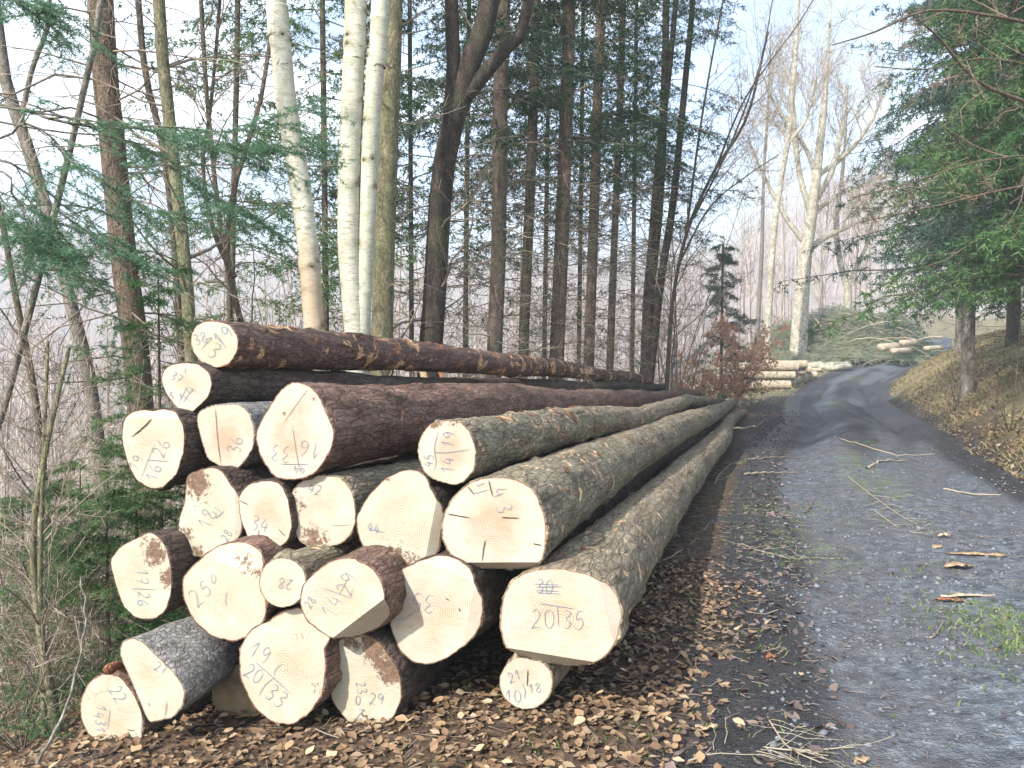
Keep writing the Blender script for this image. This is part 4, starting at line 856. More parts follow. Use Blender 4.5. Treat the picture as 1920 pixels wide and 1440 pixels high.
sapl('bare dark sapling with arching twigs over the track, by the many-stemmed tree', 1262, 730, 19, 8.2, 'twig', None, 5, .12, (14, 8, 5), w=.022)
bare('bare tree with long thin limbs arching out over the track beyond the pile', [([(1250, 730), (1262, 560), (1290, 430), (1340, 320), (1400, 220), (1440, 60)], (9, 4)), ([(1275, 490), (1330, 390), (1400, 330), (1460, 290)], (4, 2)), ([(1300, 410), (1370, 270), (1425, 120), (1452, -20)], (4, 2)), ([(1285, 450), (1310, 260), (1335, 110), (1362, -30)], (5, 3)), ([(1340, 320), (1400, 180), (1500, 40), (1540, -30)], (4, 2))], 16.5, 'trunk_spruce', 'twig', None, None, levels=((16, 1.5, 40), (6, .6, 40), (4, .25, 40)), z0=.2, up=.2, flare=.1, rmin=.0022)
sapl('greyish low bush of fir twigs at the tip of the pile', 1345, 745, 23.5, .8, 'twig', 'spruce_blue', 6, .6, (8, 6, 2), 'low_bush', .05, 5)

# far trees round the clearing
def far_tree(label, stems, D, top, mat, twmat, levels, **k): return bare(label, stems, D, mat, twmat, top, None, 'bare_beech', levels=levels, top_all=False, rmin=.009, sides=10, **k)
far_tree('large spreading beech in yellow light behind the brush heap', [([(1500, 600), (1510, 480), (1522, 400), (1535, 290), (1545, 200)], (34, 12)), ([(1514, 470), (1548, 445), (1590, 425), (1625, 410)], (13, 7)), ([(1520, 400), (1500, 330), (1490, 250), (1485, 150)], (12, 7)), ([(1525, 380), (1560, 320), (1580, 230), (1590, 160)], (13, 5)), ([(1512, 460), (1472, 405), (1435, 335), (1405, 265)], (11, 4)), ([(1532, 330), (1585, 290), (1630, 235), (1655, 180)], (10, 4)), ([(1520, 400), (1575, 365), (1630, 340), (1665, 320)], (9, 4)), ([(1530, 320), (1500, 260), (1450, 190), (1430, 140)], (9, 4))], 48, 23, 'beech_bark', 'twig_pale', ((13, 3.6, 48), (9, 1.8, 42), (7, .9, 40)), z0=.3, reach=1., up=.3, flare=.1)
far_tree('tall thin beech with a clear stem beside the spreading beech', [([(1440, 620), (1450, 450), (1464, 340), (1478, 260), (1490, 130)], (14, 8)), ([(1476, 270), (1510, 225), (1530, 150)], (7, 4))], 44, 24, 'beech_bark', 'twig_pale', ((14, 3.6, 40), (7, 1.6, 40), (6, .7, 40)), z0=.45, up=.35, flare=.1)
far_tree('slim pale beech with forked stem behind the brush heap', [([(1590, 590), (1588, 540), (1575, 490), (1568, 420), (1580, 320)], (16, 7)), ([(1588, 545), (1605, 500), (1625, 460), (1640, 400)], (9, 5))], 50, 17, 'beech_bark', 'twig_pale', ((12, 3.2, 45), (7, 1.5, 40), (5, .7, 40)), z0=.2, up=.3, flare=.1)
far_tree('grey beech stem farther back beside the tall thin beech', [([(1420, 620), (1428, 480), (1432, 330), (1440, 200)], (9, 5))], 55, 24, 'trunk_grey', 'twig_pale', ((14, 3., 40), (7, 1.4, 40), (5, .6, 40)), z0=.4, up=.35, flare=.1)

# spruces on the bank across the track
R_ = [('spruce with a clear grey lower stem on the bank where the track bends', [(1815, 668), (1820, 380), (1830, 0)], 20, 24, 20, 16, 3.0, 3.0, 'spruce_blue', 230, 'trunk_grey'),
      ('dense spruce at the track edge with low sweeping boughs', [(1985, 640), (1985, 300), (1985, 0)], 13.5, 40, 36, 14, 1.9, 2.8, 'spruce_light', 230, 'trunk_spruce'),
      ('dark spruce on the bank behind the clear-stemmed one', [(1900, 640), (1905, 300), (1910, 0)], 25, 24, 20, 17, 2.4, 3.2, 'spruce_blue', 220, 'trunk_spruce'),
      ('spruce on the bank with drooping boughs between its neighbours', [(1940, 650), (1944, 300), (1948, 0)], 18, 26, 22, 15, 2.2, 3.0, 'spruce_blue', 220, 'trunk_brown'),
      ('slim spruce at the far end of the bank', [(1800, 640), (1802, 400), (1806, 100)], 32, 16, 12, 13, 2.4, 2.4, 'spruce_blue', 130, 'trunk_grey')]
for lb, p_, D, w0, w1, tp, g0, rc, nm, lv, tm in R_:
    spruce(lb, p_, D, w0, w1, tp, g0, tm, nmat=nm, dead=8, live=lv, reach=rc, group='spruces on the bank', per=15, twlen=.6, deadlen=1.4, nl=.12, nw=.026, twm='trunk_spruce')
for i, (px, py, D, h, nb) in enumerate([(1850, 700, 14, 1.5, 'the clear-stemmed spruce'), (1895, 690, 13, 1.7, 'the drooping spruce'), (1790, 690, 19, 1.2, 'the bend of the track')]):
    sapl('thin pale leafless saplings on the bank by ' + nb, px, py, D, h, 'twig_red', None, 5, .35, (4, 4, 2), 'bare_shrub', w=.012)
# the long reddish limb reaching in high over the track comes from a pine standing on the bank
b0 = at(2230, 560, 10.5); gg = gz(b0[0], b0[1]); base = (b0[0], b0[1], gg)
root = thing('pine_tree', 'pine with long reddish limbs reaching high over the track', 'tree', base)
P = np.array([[b0[0], b0[1], gg - .2 + t] for t in np.linspace(0, 12, 20)]); r = np.linspace(.16, .05, 20); trunk('trunk', P, r, M['trunk_brown'], root, base)
tw = MB(); nd = MB()
for lp, w_ in (([(2230, 260), (2050, 235), (1920, 190), (1830, 150), (1760, 70), (1700, 20)], .035), ([(2230, 120), (2000, 60), (1860, 30), (1740, 20), (1640, 60), (1560, 85)], .028), ([(2230, 330), (2060, 330), (1900, 352), (1760, 385), (1620, 415)], .020), ([(2230, 380), (2000, 300), (1850, 300), (1700, 345), (1600, 370)], .014), ([(2230, 300), (2000, 150), (1850, 110), (1740, 130), (1640, 125)], .014)):
    L_ = crom([at(x, y, 10.5 - .004 * (2230 - x)) for x, y in lp], 16)
    rr = np.linspace(w_, .005, 16); lm = MB(); lm.tubes(sub(L_, base)[None], rr[None], 8); lm.build('limb', M['trunk_brown'], root, True)
    C, r1 = grow(L_[None], rr[None], 12, .75, 45, .25, 1, rmin=.003, flat=.5); tw.tubes(sub(C, base), r1, 3)
    C2, r2 = grow(C, r1, 6, .3, 45, .1, 1, rmin=.002, k=4); tw.slivers(sub(C2, base), r2)
    C3, r3 = grow(C2, r2, 3, .12, 45, .1, 1, rmin=.0018, k=3); tw.slivers(sub(C3, base), r3); needles(nd, sub(C2[:len(C2) // 3], base), 5, .05, .008)
tw.build('crown', M['twig_red'], root); nd.build('needles', M['spruce_blue'], root)

# the fir bough hanging into view on the other side, from a fir standing beside the viewer's path
b0 = np.array([-4.6, 4.0]); gg = gz(*b0); base = (b0[0], b0[1], gg)
root = thing('fir_tree', 'fir with flat green boughs hanging across the slim trunks beside the pile', 'tree', base)
P = np.array([[b0[0], b0[1], gg - .2 + t] for t in np.linspace(0, 9, 16)]); r = np.linspace(.11, .03, 16); trunk('trunk', P, r, M['trunk_grey'], root, base)
tw = MB(); nd = MB()
BO = [([None, (0, 195), (100, 225), (240, 238), (360, 242), (470, 238), (590, 200)], 3.0, .009), ([None, (-60, 255), (60, 235), (130, 300), (210, 350), (300, 400), (430, 400)], 2.9, .006), ([None, (-60, 290), (40, 320), (120, 400), (190, 455), (260, 490)], 2.8, .006),
      ([None, (-40, 310), (20, 370), (60, 420), (90, 470), (140, 505)], 2.6, .005), ([None, (60, 240), (230, 260), (330, 320), (400, 370), (480, 405)], 3.1, .005), ([None, (-80, 330), (0, 400), (40, 430), (60, 460)], 2.7, .005), ([None, (240, 240), (380, 260), (480, 285), (590, 275)], 3.05, .005), ([None, (-60, -40), (20, 0), (60, 20), (100, 30)], 2.8, .006)]
for lp, D, w_ in BO:
    ps = [at(x, y, D + 1.75) for x, y in lp[1:]]
    L_ = crom([np.array([b0[0], b0[1], ps[0][2] + .25])] + ps, 26); L_[1:, 1] += .05 * np.sin(np.arange(25) * .8)
    rr = np.linspace(w_ * 1.5, .0018, 26); lm = MB(); lm.tubes(sub(L_, base)[None], rr[None], 7); lm.build('bough', M['trunk_grey'], root, True)
    C, r1 = grow(L_[None], rr[None], 24, .50, 42, .30, 1, rmin=.0016, flat=.8, grav=.2, shrink=.35); tw.tubes(sub(C, base), r1, 4)
    C2, r2 = grow(C, r1, 6, .17, 42, .2, .95, rmin=.001, flat=.85, grav=.12, k=4); tw.slivers(sub(C2, base), r2)
    needles(nd, sub(C, base), 90, .032, .0042, .95, .55); needles(nd, sub(C2, base), 34, .030, .0042, .95, .55); needles(nd, sub(L_[None, 14:], base), 400, .03, .0042, .9, .5)
tw.build('crown', M['trunk_green'], root); nd.build('needles', M['fir_green'], root)

# ------------------------------------------------------------------ far-off wood on the slopes: reads as one mass
def far_wood(n, r0, r1, hmin, hmax, mat, nbr, seed, keep=None):
    global rng
    rng = np.random.default_rng(seed); mb = MB()
    a = rng.uniform(R(-46), R(46), n); rho = np.sqrt(rng.uniform(r0 ** 2, r1 ** 2, n)); x = rho * np.sin(a); y = rho * np.cos(a)
    k = np.abs(road_lat(x, y)) > 5
    if keep is not None: k &= keep(x, y)
    x, y = x[k], y[k]; m = len(x); z = ground_z(x, y) - .3; h = rng.uniform(hmin, hmax, m)
    s = np.linspace(0, 1, 4)[None, :, None]; P = np.stack([x, y, z], 1)[:, None, :] + h[:, None, None] * (np.array([0, 0, 1.]) * s + rng.normal(size=(m, 1, 3)) * .05 * s ** 2)
    rr = (h * .009)[:, None] * np.array([1, .8, .5, .15]); mb.tubes(P, rr, 3)
    C, r1_ = grow(P, rr, nbr, h * .38, 38, .3, 1, up=.3, k=3, rr=.5, rmin=h.mean() * .0011); mb.slivers(C, r1_)
    C2, r2_ = grow(C, r1_, 4, h.mean() * .14, 38, .2, 1, up=.2, k=3, rr=.6, rmin=h.mean() * .0009)
    W = unit(np.cross(C2[:, 2] - C2[:, 0], rng.normal(size=(len(C2), 3)))) * h.mean() * .0013; mb.tris(C2[:, 0] - W, C2[:, 0] + W, C2[:, 2])
    return mb
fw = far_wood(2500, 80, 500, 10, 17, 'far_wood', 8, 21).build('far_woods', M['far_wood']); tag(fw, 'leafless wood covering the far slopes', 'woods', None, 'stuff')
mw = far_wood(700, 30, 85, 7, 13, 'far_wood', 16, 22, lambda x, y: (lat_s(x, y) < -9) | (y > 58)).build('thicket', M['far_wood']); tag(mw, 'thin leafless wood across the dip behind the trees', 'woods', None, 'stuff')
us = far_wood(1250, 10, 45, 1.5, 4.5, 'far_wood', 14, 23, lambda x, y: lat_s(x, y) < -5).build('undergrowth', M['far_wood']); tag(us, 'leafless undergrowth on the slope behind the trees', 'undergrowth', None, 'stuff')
rng = np.random.default_rng(99)

# ------------------------------------------------------------------ brush heap, crooked limbs and short sawn logs in the clearing
c0 = at(1600, 655, 50); cz = gz(c0[0], c0[1]); base = (c0[0], c0[1], cz)
bp = thing('brush_pile', 'large heap of cut green and brown branches beside the far track', 'brush pile', base)
def heap_h(x, y): return .95 * (3.7 * np.exp(-(((x + .9) / 3.0) ** 2 + (y / 2.4) ** 2)) + 2.3 * np.exp(-(((x - 2.9) / 1.7) ** 2 + (y / 2.) ** 2)) + 1.5 * np.exp(-(((x + 4.4) / 1.6) ** 2 + (y / 1.6) ** 2)))
def heap_twigs(n, L, x0, x1):
    x = rng.uniform(x0, x1, n); y = rng.normal(size=n) * 1.8; z = heap_h(x, y) * rng.uniform(.45, 1., n) - .1
    a = rng.normal(size=n) * .8 + np.where(rng.random(n) < .5, 0, math.pi); d = unit(np.stack([np.cos(a), np.sin(a) * .8, rng.normal(size=n) * .28], 1))
    s = np.linspace(-.5, .5, 5)[None, :, None]; Ln = L * rng.uniform(.5, 1.4, n)[:, None, None]
    return np.stack([x, y, z], 1)[:, None, :] + Ln * (d[:, None, :] * s - np.array([0, 0, .35]) * s ** 2)
ba = MB(); Hh = heap_twigs(1200, 1.6, -5.8, 5.0); ba.tubes(Hh, np.full(Hh.shape[:2], .010), 3); ba.build('twigs', M['twig_pale'], bp)['kind'] = 'stuff'
nd = MB(); needles(nd, heap_twigs(2600, 1.5, -5.8, 3), 34, .20, .022, .5); nd.build('needles', M['dry_needles'], bp)
nd = MB(); needles(nd, heap_twigs(1000, 1.1, 1.2, 5.2), 34, .18, .024, .6); nd.build('needles', M['spruce_blue'], bp)
mound_a = np.linspace(0, 2 * math.pi, 40, endpoint=False); mr = np.linspace(0, 1, 12)
mx_ = (mr[:, None] * 5.6 * np.cos(mound_a)); my_ = (mr[:, None] * 3.4 * np.sin(mound_a)); mz_ = heap_h(mx_, my_) * .45 - .12 + .15 * vnoise(mx_ * 2, my_ * 2, 5)
ix = np.arange(480).reshape(12, 40); link('core', mesh('core', np.stack([mx_, my_, mz_], -1), np.stack([ix[:-1], ix[1:], np.roll(ix[1:], -1, 1), np.roll(ix[:-1], -1, 1)], -1).reshape(-1, 4), M['dry_needles'], True), bp)
for P in heap_twigs(26, 3.0, -4.5, 3.5):
    P[:, 2] += .25; P[:, 1] -= 1.2; sm = MB(); rr = rng.uniform(.025, .05); sm.tubes(P[None], np.linspace(rr, rr * .4, 5)[None], 6); sm.build('branch', M['raw_wood' if rng.random() < .5 else 'stack_bark'], bp, True)
for (px, py, D, w_, ang) in ((1650, 648, 45, .22, .3), (1672, 655, 45, .16, -.2), (1690, 640, 46, .18, .5), (1735, 650, 46, .14, .2)):
    p = at(px, py, D); p[2] = max(gz(p[0], p[1]), p[2] - .1); q_ = np.array([p + np.array([math.cos(ang), .5, .05]) * t for t in np.linspace(0, 1.3, 5)])
    o_ = MB(); o_.tubes(sub(q_, base)[None], np.full((1, 5), w_), 10); v = sub(q_, base)
    k0 = np.arange(10); o_.F.append(k0[None, ::-1]); o_.F.append((40 + k0)[None]); o_.build('log_butt', M['stack_bark'], bp)
def short_log(name, label, group, a, b, r, mat, face_mat='wood'):
    base = np.array(a); ax = unit(np.array(b) - base); L = np.linalg.norm(np.array(b) - base)
    root = thing(name, label, 'log', base, group); rt_ = unit(np.cross(ax, [0, 0, 1.])); up = np.cross(rt_, ax); n = 18; th = np.arange(n) * 2 * math.pi / n
    zz = np.linspace(0, L, 12); prof = r * (1 + .03 * rng.normal(size=(12, 1)) + .03 * rng.normal(size=(1, n)))
    V = zz[:, None, None] * ax + prof[:, :, None] * (np.cos(th)[None, :, None] * rt_ + np.sin(th)[None, :, None] * up)
    ix = np.arange(12 * n).reshape(12, n); link('bark', mesh('bark', V, np.stack([ix[:-1], ix[1:], np.roll(ix[1:], -1, 1), np.roll(ix[:-1], -1, 1)], -1).reshape(-1, 4), M[mat], True), root)
    for e, sg in ((0, -1), (11, 1)):
        c = zz[e] * ax + sg * ax * .003; ring = V[e] * .985 + c * .015 + sg * ax * .002
        link('cut_face', mesh('cut_face', np.vstack([c[None], ring]), np.stack([np.zeros(n, int), 1 + np.arange(n), 1 + (np.arange(n) + 1) % n], 1), M[face_mat], False, dict(rim=np.r_[0, np.full(n, .95)], dirt=np.zeros(n + 1))), root)
    return root
sx = 34.0
row = [(1478, 712, 0, .0), (1490, 700, 0, .9), (1513, 697, 1, 2.0), (1530, 690, 1, 3.0)]
kk = 0
stack = [  # (px of near end, depth, layer)
 (1481, 34.0, 0), (1490, 35.0, 0), (1500, 36.0, 0), (1512, 37.0, 0), (1521, 38.0, 0), (1489, 34.6, 1), (1495, 35.6, 1), (1509, 36.6, 1), (1519, 37.6, 1), (1495, 35.2, 2), (1512, 36.4, 2), (1530, 38.6, 0)]
for px, D, ly in stack:
    e = at(px, 700, D); r_ = rng.uniform(.16, .21); zb = gz(e[0], e[1])
    e[2] = zb + .19 + ly * .335; a = e + np.array([-2.35 - .3 * rng.random(), -.12, .0])
    ct = sum(1 for q_ in stack if q_[2] == ly and q_[1] > D); od = ('first', 'second', 'third', 'fourth', 'fifth', 'sixth')[ct]
    short_log('short_log', od + ' short sawn log from the brush heap, in the ' + ('bottom', 'middle', 'top')[ly] + ' layer of the little stack', 'short sawn logs stacked in the clearing', a, e, r_, 'stack_bark')
def limb(label, pts, D, w0, w1, mat, name='crooked_limb', group=None, lift=.0):
    P = []
    for (px, py) in pts:
        p = at(px, py, D + (675 - py) * .06); p[2] = gz(p[0], p[1]) + lift; P.append(p)
    P = crom(P, 24); r = np.linspace(w0, w1, 24) * (1 + .08 * rng.normal(size=24)); P[:, 2] = np.maximum(P[:, 2], surf_z(P[:, 0], P[:, 1]) + r * .8)
    base = P[0].copy(); mb = MB(); mb.tubes(sub(P, base)[None], r[None], 9); k0 = np.arange(9); mb.F.append(k0[None, ::-1]); mb.F.append((23 * 9 + k0)[None])
    o_ = mb.build(name, M[mat], None, True); o_.location = base; return tag(o_, label, 'branch', group)
limb('long crooked pale limb lying across behind the short sawn logs', [(1412, 658), (1445, 664), (1480, 670), (1530, 668), (1560, 684), (1592, 672)], 45, .09, .17, 'beech_bark')
limb('thick crooked limb end pointing at the track beside the brush heap', [(1490, 664), (1518, 660), (1545, 676), (1565, 688), (1595, 674)], 43.5, .14, .18, 'beech_bark')
limb('thin pale limb behind the short sawn log stack', [(1430, 668), (1470, 676), (1500, 680), (1540, 682)], 42.5, .06, .10, 'stack_bark')

# ------------------------------------------------------------------ leaves, stones, grass, sticks
def leaf_shape(seed, n=3):                             # a curled beech leaf, about 1 long
    r_ = np.random.default_rng(seed); t = np.linspace(0, 1, n); wd = .30 * np.sin(math.pi * np.clip(t, .04, .97) ** .85) * r_.uniform(.8, 1.25)
    cu = r_.uniform(-.5, .9); fold = r_.uniform(.0, .5)
    mid = np.stack([t - .5, .06 * np.sin(t * 3 + r_.random() * 6), cu * .3 * (t - .5) ** 2 * 2 + .05], 1)
    L_ = mid + np.stack([0 * t, wd, fold * wd + .04 * r_.normal(size=n)], 1); R_ = mid + np.stack([0 * t, -wd, fold * wd + .04 * r_.normal(size=n)], 1)
    V = np.concatenate([mid, L_, R_]); F = []
    for i in range(n - 1): F += [(i, i + 1, n + i + 1, n + i), (i + 1, i, 2 * n + i, 2 * n + i + 1)]
    return V, np.array(F)
SH = [leaf_shape(i, 4) for i in range(9)]; SH3 = [leaf_shape(i, 3) for i in range(9)]
def leaf_xform(x, y, size, tilt=.35, dz=.012):
    m = len(x); z = surf_z(x, y) + dz * (.3 + rng.random(m)); a = rng.random(m) * 2 * math.pi; tx, ty = rng.normal(size=m) * tilt, rng.normal(size=m) * tilt
    return np.stack([x, y, z], 1), a, tx, ty, size
def rots(a, tx, ty):
    ca, sa = np.cos(a), np.sin(a); u = np.stack([ca, sa, tx], -1); u = unit(u); v0 = np.stack([-sa, ca, ty], -1); nrm = unit(np.cross(u, v0)); v = np.cross(nrm, u)
    return np.stack([u, v, nrm], -1)
def scatter(name, x, y, size, mat, label, tilt=.35, parent=None, dz=.012, shapes=None):
    P, a, tx, ty, sz = leaf_xform(x, y, size, tilt, dz); Rm = rots(a, tx, ty); mb = MB(); sel = rng.integers(0, len(SH), len(x))
    for i, (V, F) in enumerate(shapes or SH):
        k = sel == i
        if not k.any(): continue
        W = P[k][:, None, :] + np.einsum('nij,vj->nvi', Rm[k], V) * sz[k][:, None, None]; n = k.sum()
        mb.add(W.reshape(-1, 3), (F[None] + (np.arange(n) * len(V))[:, None, None]).reshape(-1, 4))
    o_ = mb.build(name, mat, parent)
    if label: tag(o_, label, None if parent else 'leaf litter', None, 'stuff')
    else: o_['kind'] = 'stuff'
    return o_
def zone(n, x0, x1, y0, y1, f):
    x = rng.uniform(x0, x1, n); y = rng.uniform(y0, y1, n); k = rng.random(n) < f(x, y); return x[k], y[k]
def bank_zone(n, sd):
    yy = 7 + 30 * rng.random(n) ** 1.4; la = 1.85 + 4.2 * rng.random(n) ** 1.3; sl_ = road_x(yy + .5) - road_x(yy - .5); x = road_x(yy) + la * np.sqrt(1 + sl_ ** 2)
    k = (vnoise(x * .9, yy * .9, sd) > -.22) & (rng.random(n) < sstep(1.8, 2.4, la) + .15); return x[k], yy[k]
x, y = zone(22000, -4.2, 1.6, 2.3, 6.0, lambda x, y: (.25 + .75 * (vnoise(x * 2, y * 2, 77) > -.22)) * (1 - sstep(-.1, .55, lat_s(x, y))))
scatter('leaf_litter', x, y, rng.uniform(.02, .052, len(x)), M['leaf_litter'], 'tan beech leaves littering the ground before the pile', .28)
x, y = zone(30000, -1, 9, 2.3, 24, lambda x, y: np.exp(-((lat_s(x, y) - .55) / .42) ** 2) * .9 * (road_lat(x, y) < -.9))
scatter('damp_leaves', x, y, rng.uniform(.03, .06, len(x)), M['leaf_dark'], 'damp dark leaves between the pile and the track', .35)
x, y = bank_zone(12000, 71)
scatter('bank_leaves', x, y, rng.uniform(.05, .10, len(x)), M['leaf_litter'], 'dry leaves scattered over the grassy bank', .6, dz=.05, shapes=SH3)
x, y = zone(9000, -9, -1, 4.5, 12, lambda x, y: .8 * (lat_s(x, y) < -2.2))
scatter('slope_leaves', x, y, rng.uniform(.05, .08, len(x)), M['leaf_litter'], 'brown leaves on the slope below the trees', .5, shapes=SH3)
x, y = zone(1500, .5, 5.5, 2.5, 14, lambda x, y: .25 + .6 * (vnoise(x * 1.5, y * 1.5, 12) > .1))
scatter('track_leaves', x, y, rng.uniform(.02, .045, len(x)), M['leaf_dark'], 'scraps of leaf trodden into the track', .15, dz=.006)
# the largest leaves in front, one by one
LM = []
for i, (V, F) in enumerate([leaf_shape(40 + q_, 6) for q_ in range(9)]):
    for j, cm in enumerate(((.28, .18, .10), (.16, .095, .055), (.37, .27, .17))):
        m_ = bpy.data.materials.get('leaf_tone_%d' % j) or plain('leaf_tone_%d' % j, cm, .6); LM.append(mesh('leaf', V, F, m_))
x, y = zone(900, -2.3, 1.4, 2.55, 3.9, lambda x, y: (1 - sstep(-.1, .7, lat_s(x, y))) * 1.)
x, y = x[:300], y[:300]; P, a, tx, ty, sz = leaf_xform(x, y, rng.uniform(.036, .06, len(x)), .3, .02); Rm = rots(a, tx, ty)
for i in range(len(x)):
    o_ = link('leaf', LM[rng.integers(0, len(LM))], g); m3 = Rm[i] * sz[i]; o_.matrix_local = Matrix(((*m3[0], P[i, 0]), (*m3[1], P[i, 1]), (*m3[2], P[i, 2] + .012), (0, 0, 0, 1)))
# broken twigs among the leaves
x, y = zone(5200, -4, 4.5, 2.3, 9, lambda x, y: (1 - sstep(.2, 1.5, lat_s(x, y))) + .12)
m = len(x); a = rng.random(m) * 6.3; Ln = rng.gamma(2., .03, m); s3 = np.linspace(-.5, .5, 3)[None, :, None]; dv = np.stack([np.cos(a), np.sin(a), rng.normal(size=m) * .12], 1)
mb = MB(); mb.tubes(np.stack([x, y, surf_z(x, y) + .014], 1)[:, None, :] + Ln[:, None, None] * (dv[:, None, :] * s3 + rng.normal(size=(m, 1, 3)) * .2 * s3 ** 2), np.repeat(rng.uniform(.0012, .003, m)[:, None], 3, 1), 3)
tag(mb.build('twig_litter', M['twig']), 'broken twigs mixed into the leaf litter', 'twigs', None, 'stuff')
# gravel
OCT = np.array([(1, 0, 0), (-1, 0, 0), (0, 1, 0), (0, -1, 0), (0, 0, 1), (0, 0, -1.)]); OF = np.array([(0, 2, 4), (2, 1, 4), (1, 3, 4), (3, 0, 4), (2, 0, 5), (1, 2, 5), (3, 1, 5), (0, 3, 5)])
x, y = zone(60000, .2, 8, 2.2, 16, lambda x, y: (np.abs(road_lat(x, y) - .35) < 1.6) * np.exp(-np.maximum(y - 4, 0) / 5) * (.35 + .65 * (vnoise(x * 1.2, y * 1.2, 5) > -.1)))
m = len(x); sz = rng.gamma(2.0, .0040, m).clip(.003, .026); Rm = rots(rng.random(m) * 6.3, rng.normal(size=m) * .3, rng.normal(size=m) * .3)
V = (OCT[None] * (.6 + .8 * rng.random((m, 6, 1)))) * np.array([1.2, .9, .55]); W = np.einsum('nij,nvj->nvi', Rm, V) * sz[:, None, None] + np.stack([x, y, surf_z(x, y) + sz * .1 + .035 * vnoise(x * 1.6, y * 1.6, 8) + .018 * vnoise(x * 6, y * 6, 9)], 1)[:, None, :]
mb = MB(); mb.add(W.reshape(-1, 3), (OF[None] + (np.arange(m) * 6)[:, None, None]).reshape(-1, 3)); tag(mb.build('gravel', M['stone']), 'grey stone chips on the track', 'gravel', None, 'stuff')
# grass
def grass(name, x, y, h, label, lean=.5, wd=.0035, mat='grass'):
    m = len(x); B = np.stack([x, y, surf_z(x, y) - .005], 1); d = unit(np.c_[rng.normal(size=(m, 2)) * lean, np.ones(m)]); W = unit(np.cross(d, rng.normal(size=(m, 3)))) * wd * (.6 + .8 * rng.random((m, 1)))
    mid = B + d * h[:, None] * .55; tip = B + d * h[:, None] + np.c_[d[:, :2], -.2 * np.ones(m)] * (h * .35)[:, None]
    mb = MB(); V = np.stack([B - W, B + W, mid - W * .8, mid + W * .8, tip], 1).reshape(-1, 3); o5 = (np.arange(m) * 5)[:, None]
    mb.add(V, o5 + np.array([[0, 1, 3, 2]]), o5 + np.array([[2, 3, 4]])); return tag(mb.build(name, M[mat]), label, 'grass', None, 'stuff')
def patch(n, cx, cy, sx_, sy_): return cx + rng.normal(size=n) * sx_, cy + rng.normal(size=n) * sy_
ps = [patch(2600, 2.75, 3.9, .28, .7), patch(1200, 2.9, 3.1, .18, .4), patch(700, 2.4, 6.8, .45, 1.0), patch(500, 3.1, 8.4, .5, 1.1), patch(240, .3, 3.0, .5, .25), patch(120, -.7, 2.9, .5, .2), patch(200, 1.1, 4.4, .2, .7)]
x = np.concatenate([p[0] for p in ps]); y = np.concatenate([p[1] for p in ps])
grass('track_grass', x, y, rng.uniform(.012, .05, len(x)), 'short green grass growing in patches on the track')
x, y = bank_zone(28000, 31)
grass('bank_grass', x, y, rng.uniform(.06, .16, len(x)), 'thin straw-coloured grass on the bank', .8, .006, 'straw')
x, y = zone(9000, 5, 24, 26, 46, lambda x, y: (road_lat(x, y) < -1.5) * (road_lat(x, y) > -7) * (vnoise(x * .5, y * .5, 33) > -.2))
grass('verge_grass', x, y, rng.uniform(.05, .13, len(x)), 'yellow green grass on the verge by the sawn logs', .8, .012, 'straw')
# sticks, slivers and sprigs, each its own
def stick(label, pts, w, mat='twig_pale', fork=None, name='stick', D=None, lift=.004):
    P = []
    for p in pts:
        if len(p) == 3: P.append(at(*p)); continue
        r_ = ray(*p); t = CAM_H / -r_[2]; q_ = np.array([0, 0, CAM_H]) + r_ * t; P.append(np.array([q_[0], q_[1], float(surf_z(q_[0], q_[1])) + w * .5 + lift]))
    P = crom(P, 20) if len(P) > 2 else np.linspace(P[0], P[1], 20)
    P[1:-1] += rng.normal(size=(18, 3)) * w * .5; base = P[0].copy(); mb = MB(); mb.tubes(sub(P, base)[None], np.linspace(w, w * .45, 20)[None], 6)
    if fork:
        C, r1 = grow(P[None], np.linspace(w, w * .4, 20)[None], fork[0], fork[1], 40, .25, 1, flat=.9, rmin=.0012, up=.05); mb.tubes(sub(C, base), r1, 4)
    o_ = mb.build(name, M[mat], None, True); o_.location = base; return tag(o_, label, 'stick')
stick('broken branch with a pale torn end poking out from the tip of log 20/35', [(1315, 806, 15), (1370, 803, 14.4), (1415, 800, 14), (1432, 785, 13.8)], .024, 'stack_bark')
stick('long thin branch lying across the track toward the bank', [(1565, 825), (1600, 838), (1650, 848), (1690, 850), (1752, 848)], .013, 'twig_pale', (3, .5))
stick('short mossy stick on the track below the long thin branch', [(1625, 886), (1640, 875), (1658, 868), (1700, 862)], .022, 'twig_pale')
stick('dark straight twig on the track near the end of the pile', [(1395, 890), (1440, 888), (1497, 884)], .016, 'twig')
stick('dark forked twig on the track by the muddy rut', [(1400, 862), (1450, 858), (1505, 850)], .014, 'twig', (3, .4))
stick('reddish twig on the damp leaves by log 20/35', [(1437, 963), (1475, 966), (1502, 969)], .006, 'twig_red')
stick('small curved twig on the track', [(1508, 960), (1520, 945), (1530, 930)], .007, 'twig_red')
stick('long pale stem at the foot of the bank', [(1770, 915), (1800, 920), (1850, 927), (1925, 925)], .012, 'twig_pale', (3, .4))
stick('curved dark twig lying on the gravel by the green grass', [(1738, 1203), (1755, 1196), (1768, 1172)], .006, 'twig')
stick('thin yellowish twig on the bare gravel', [(1490, 1302), (1510, 1312), (1530, 1318)], .004, 'raw_wood')
stick('grey dry bent rod leaning up from the litter beside the lowest log', [(69, 1432, 3.3), (120, 1339, 3.4), (142, 1260, 3.45), (159, 1177, 3.5), (152, 1080, 3.55)], .0075, 'trunk_grey')
stick('grey fallen pole lying in the litter below the two-stemmed sapling', [(-10, 1392), (40, 1362), (75, 1335)], .03, 'trunk_grey')
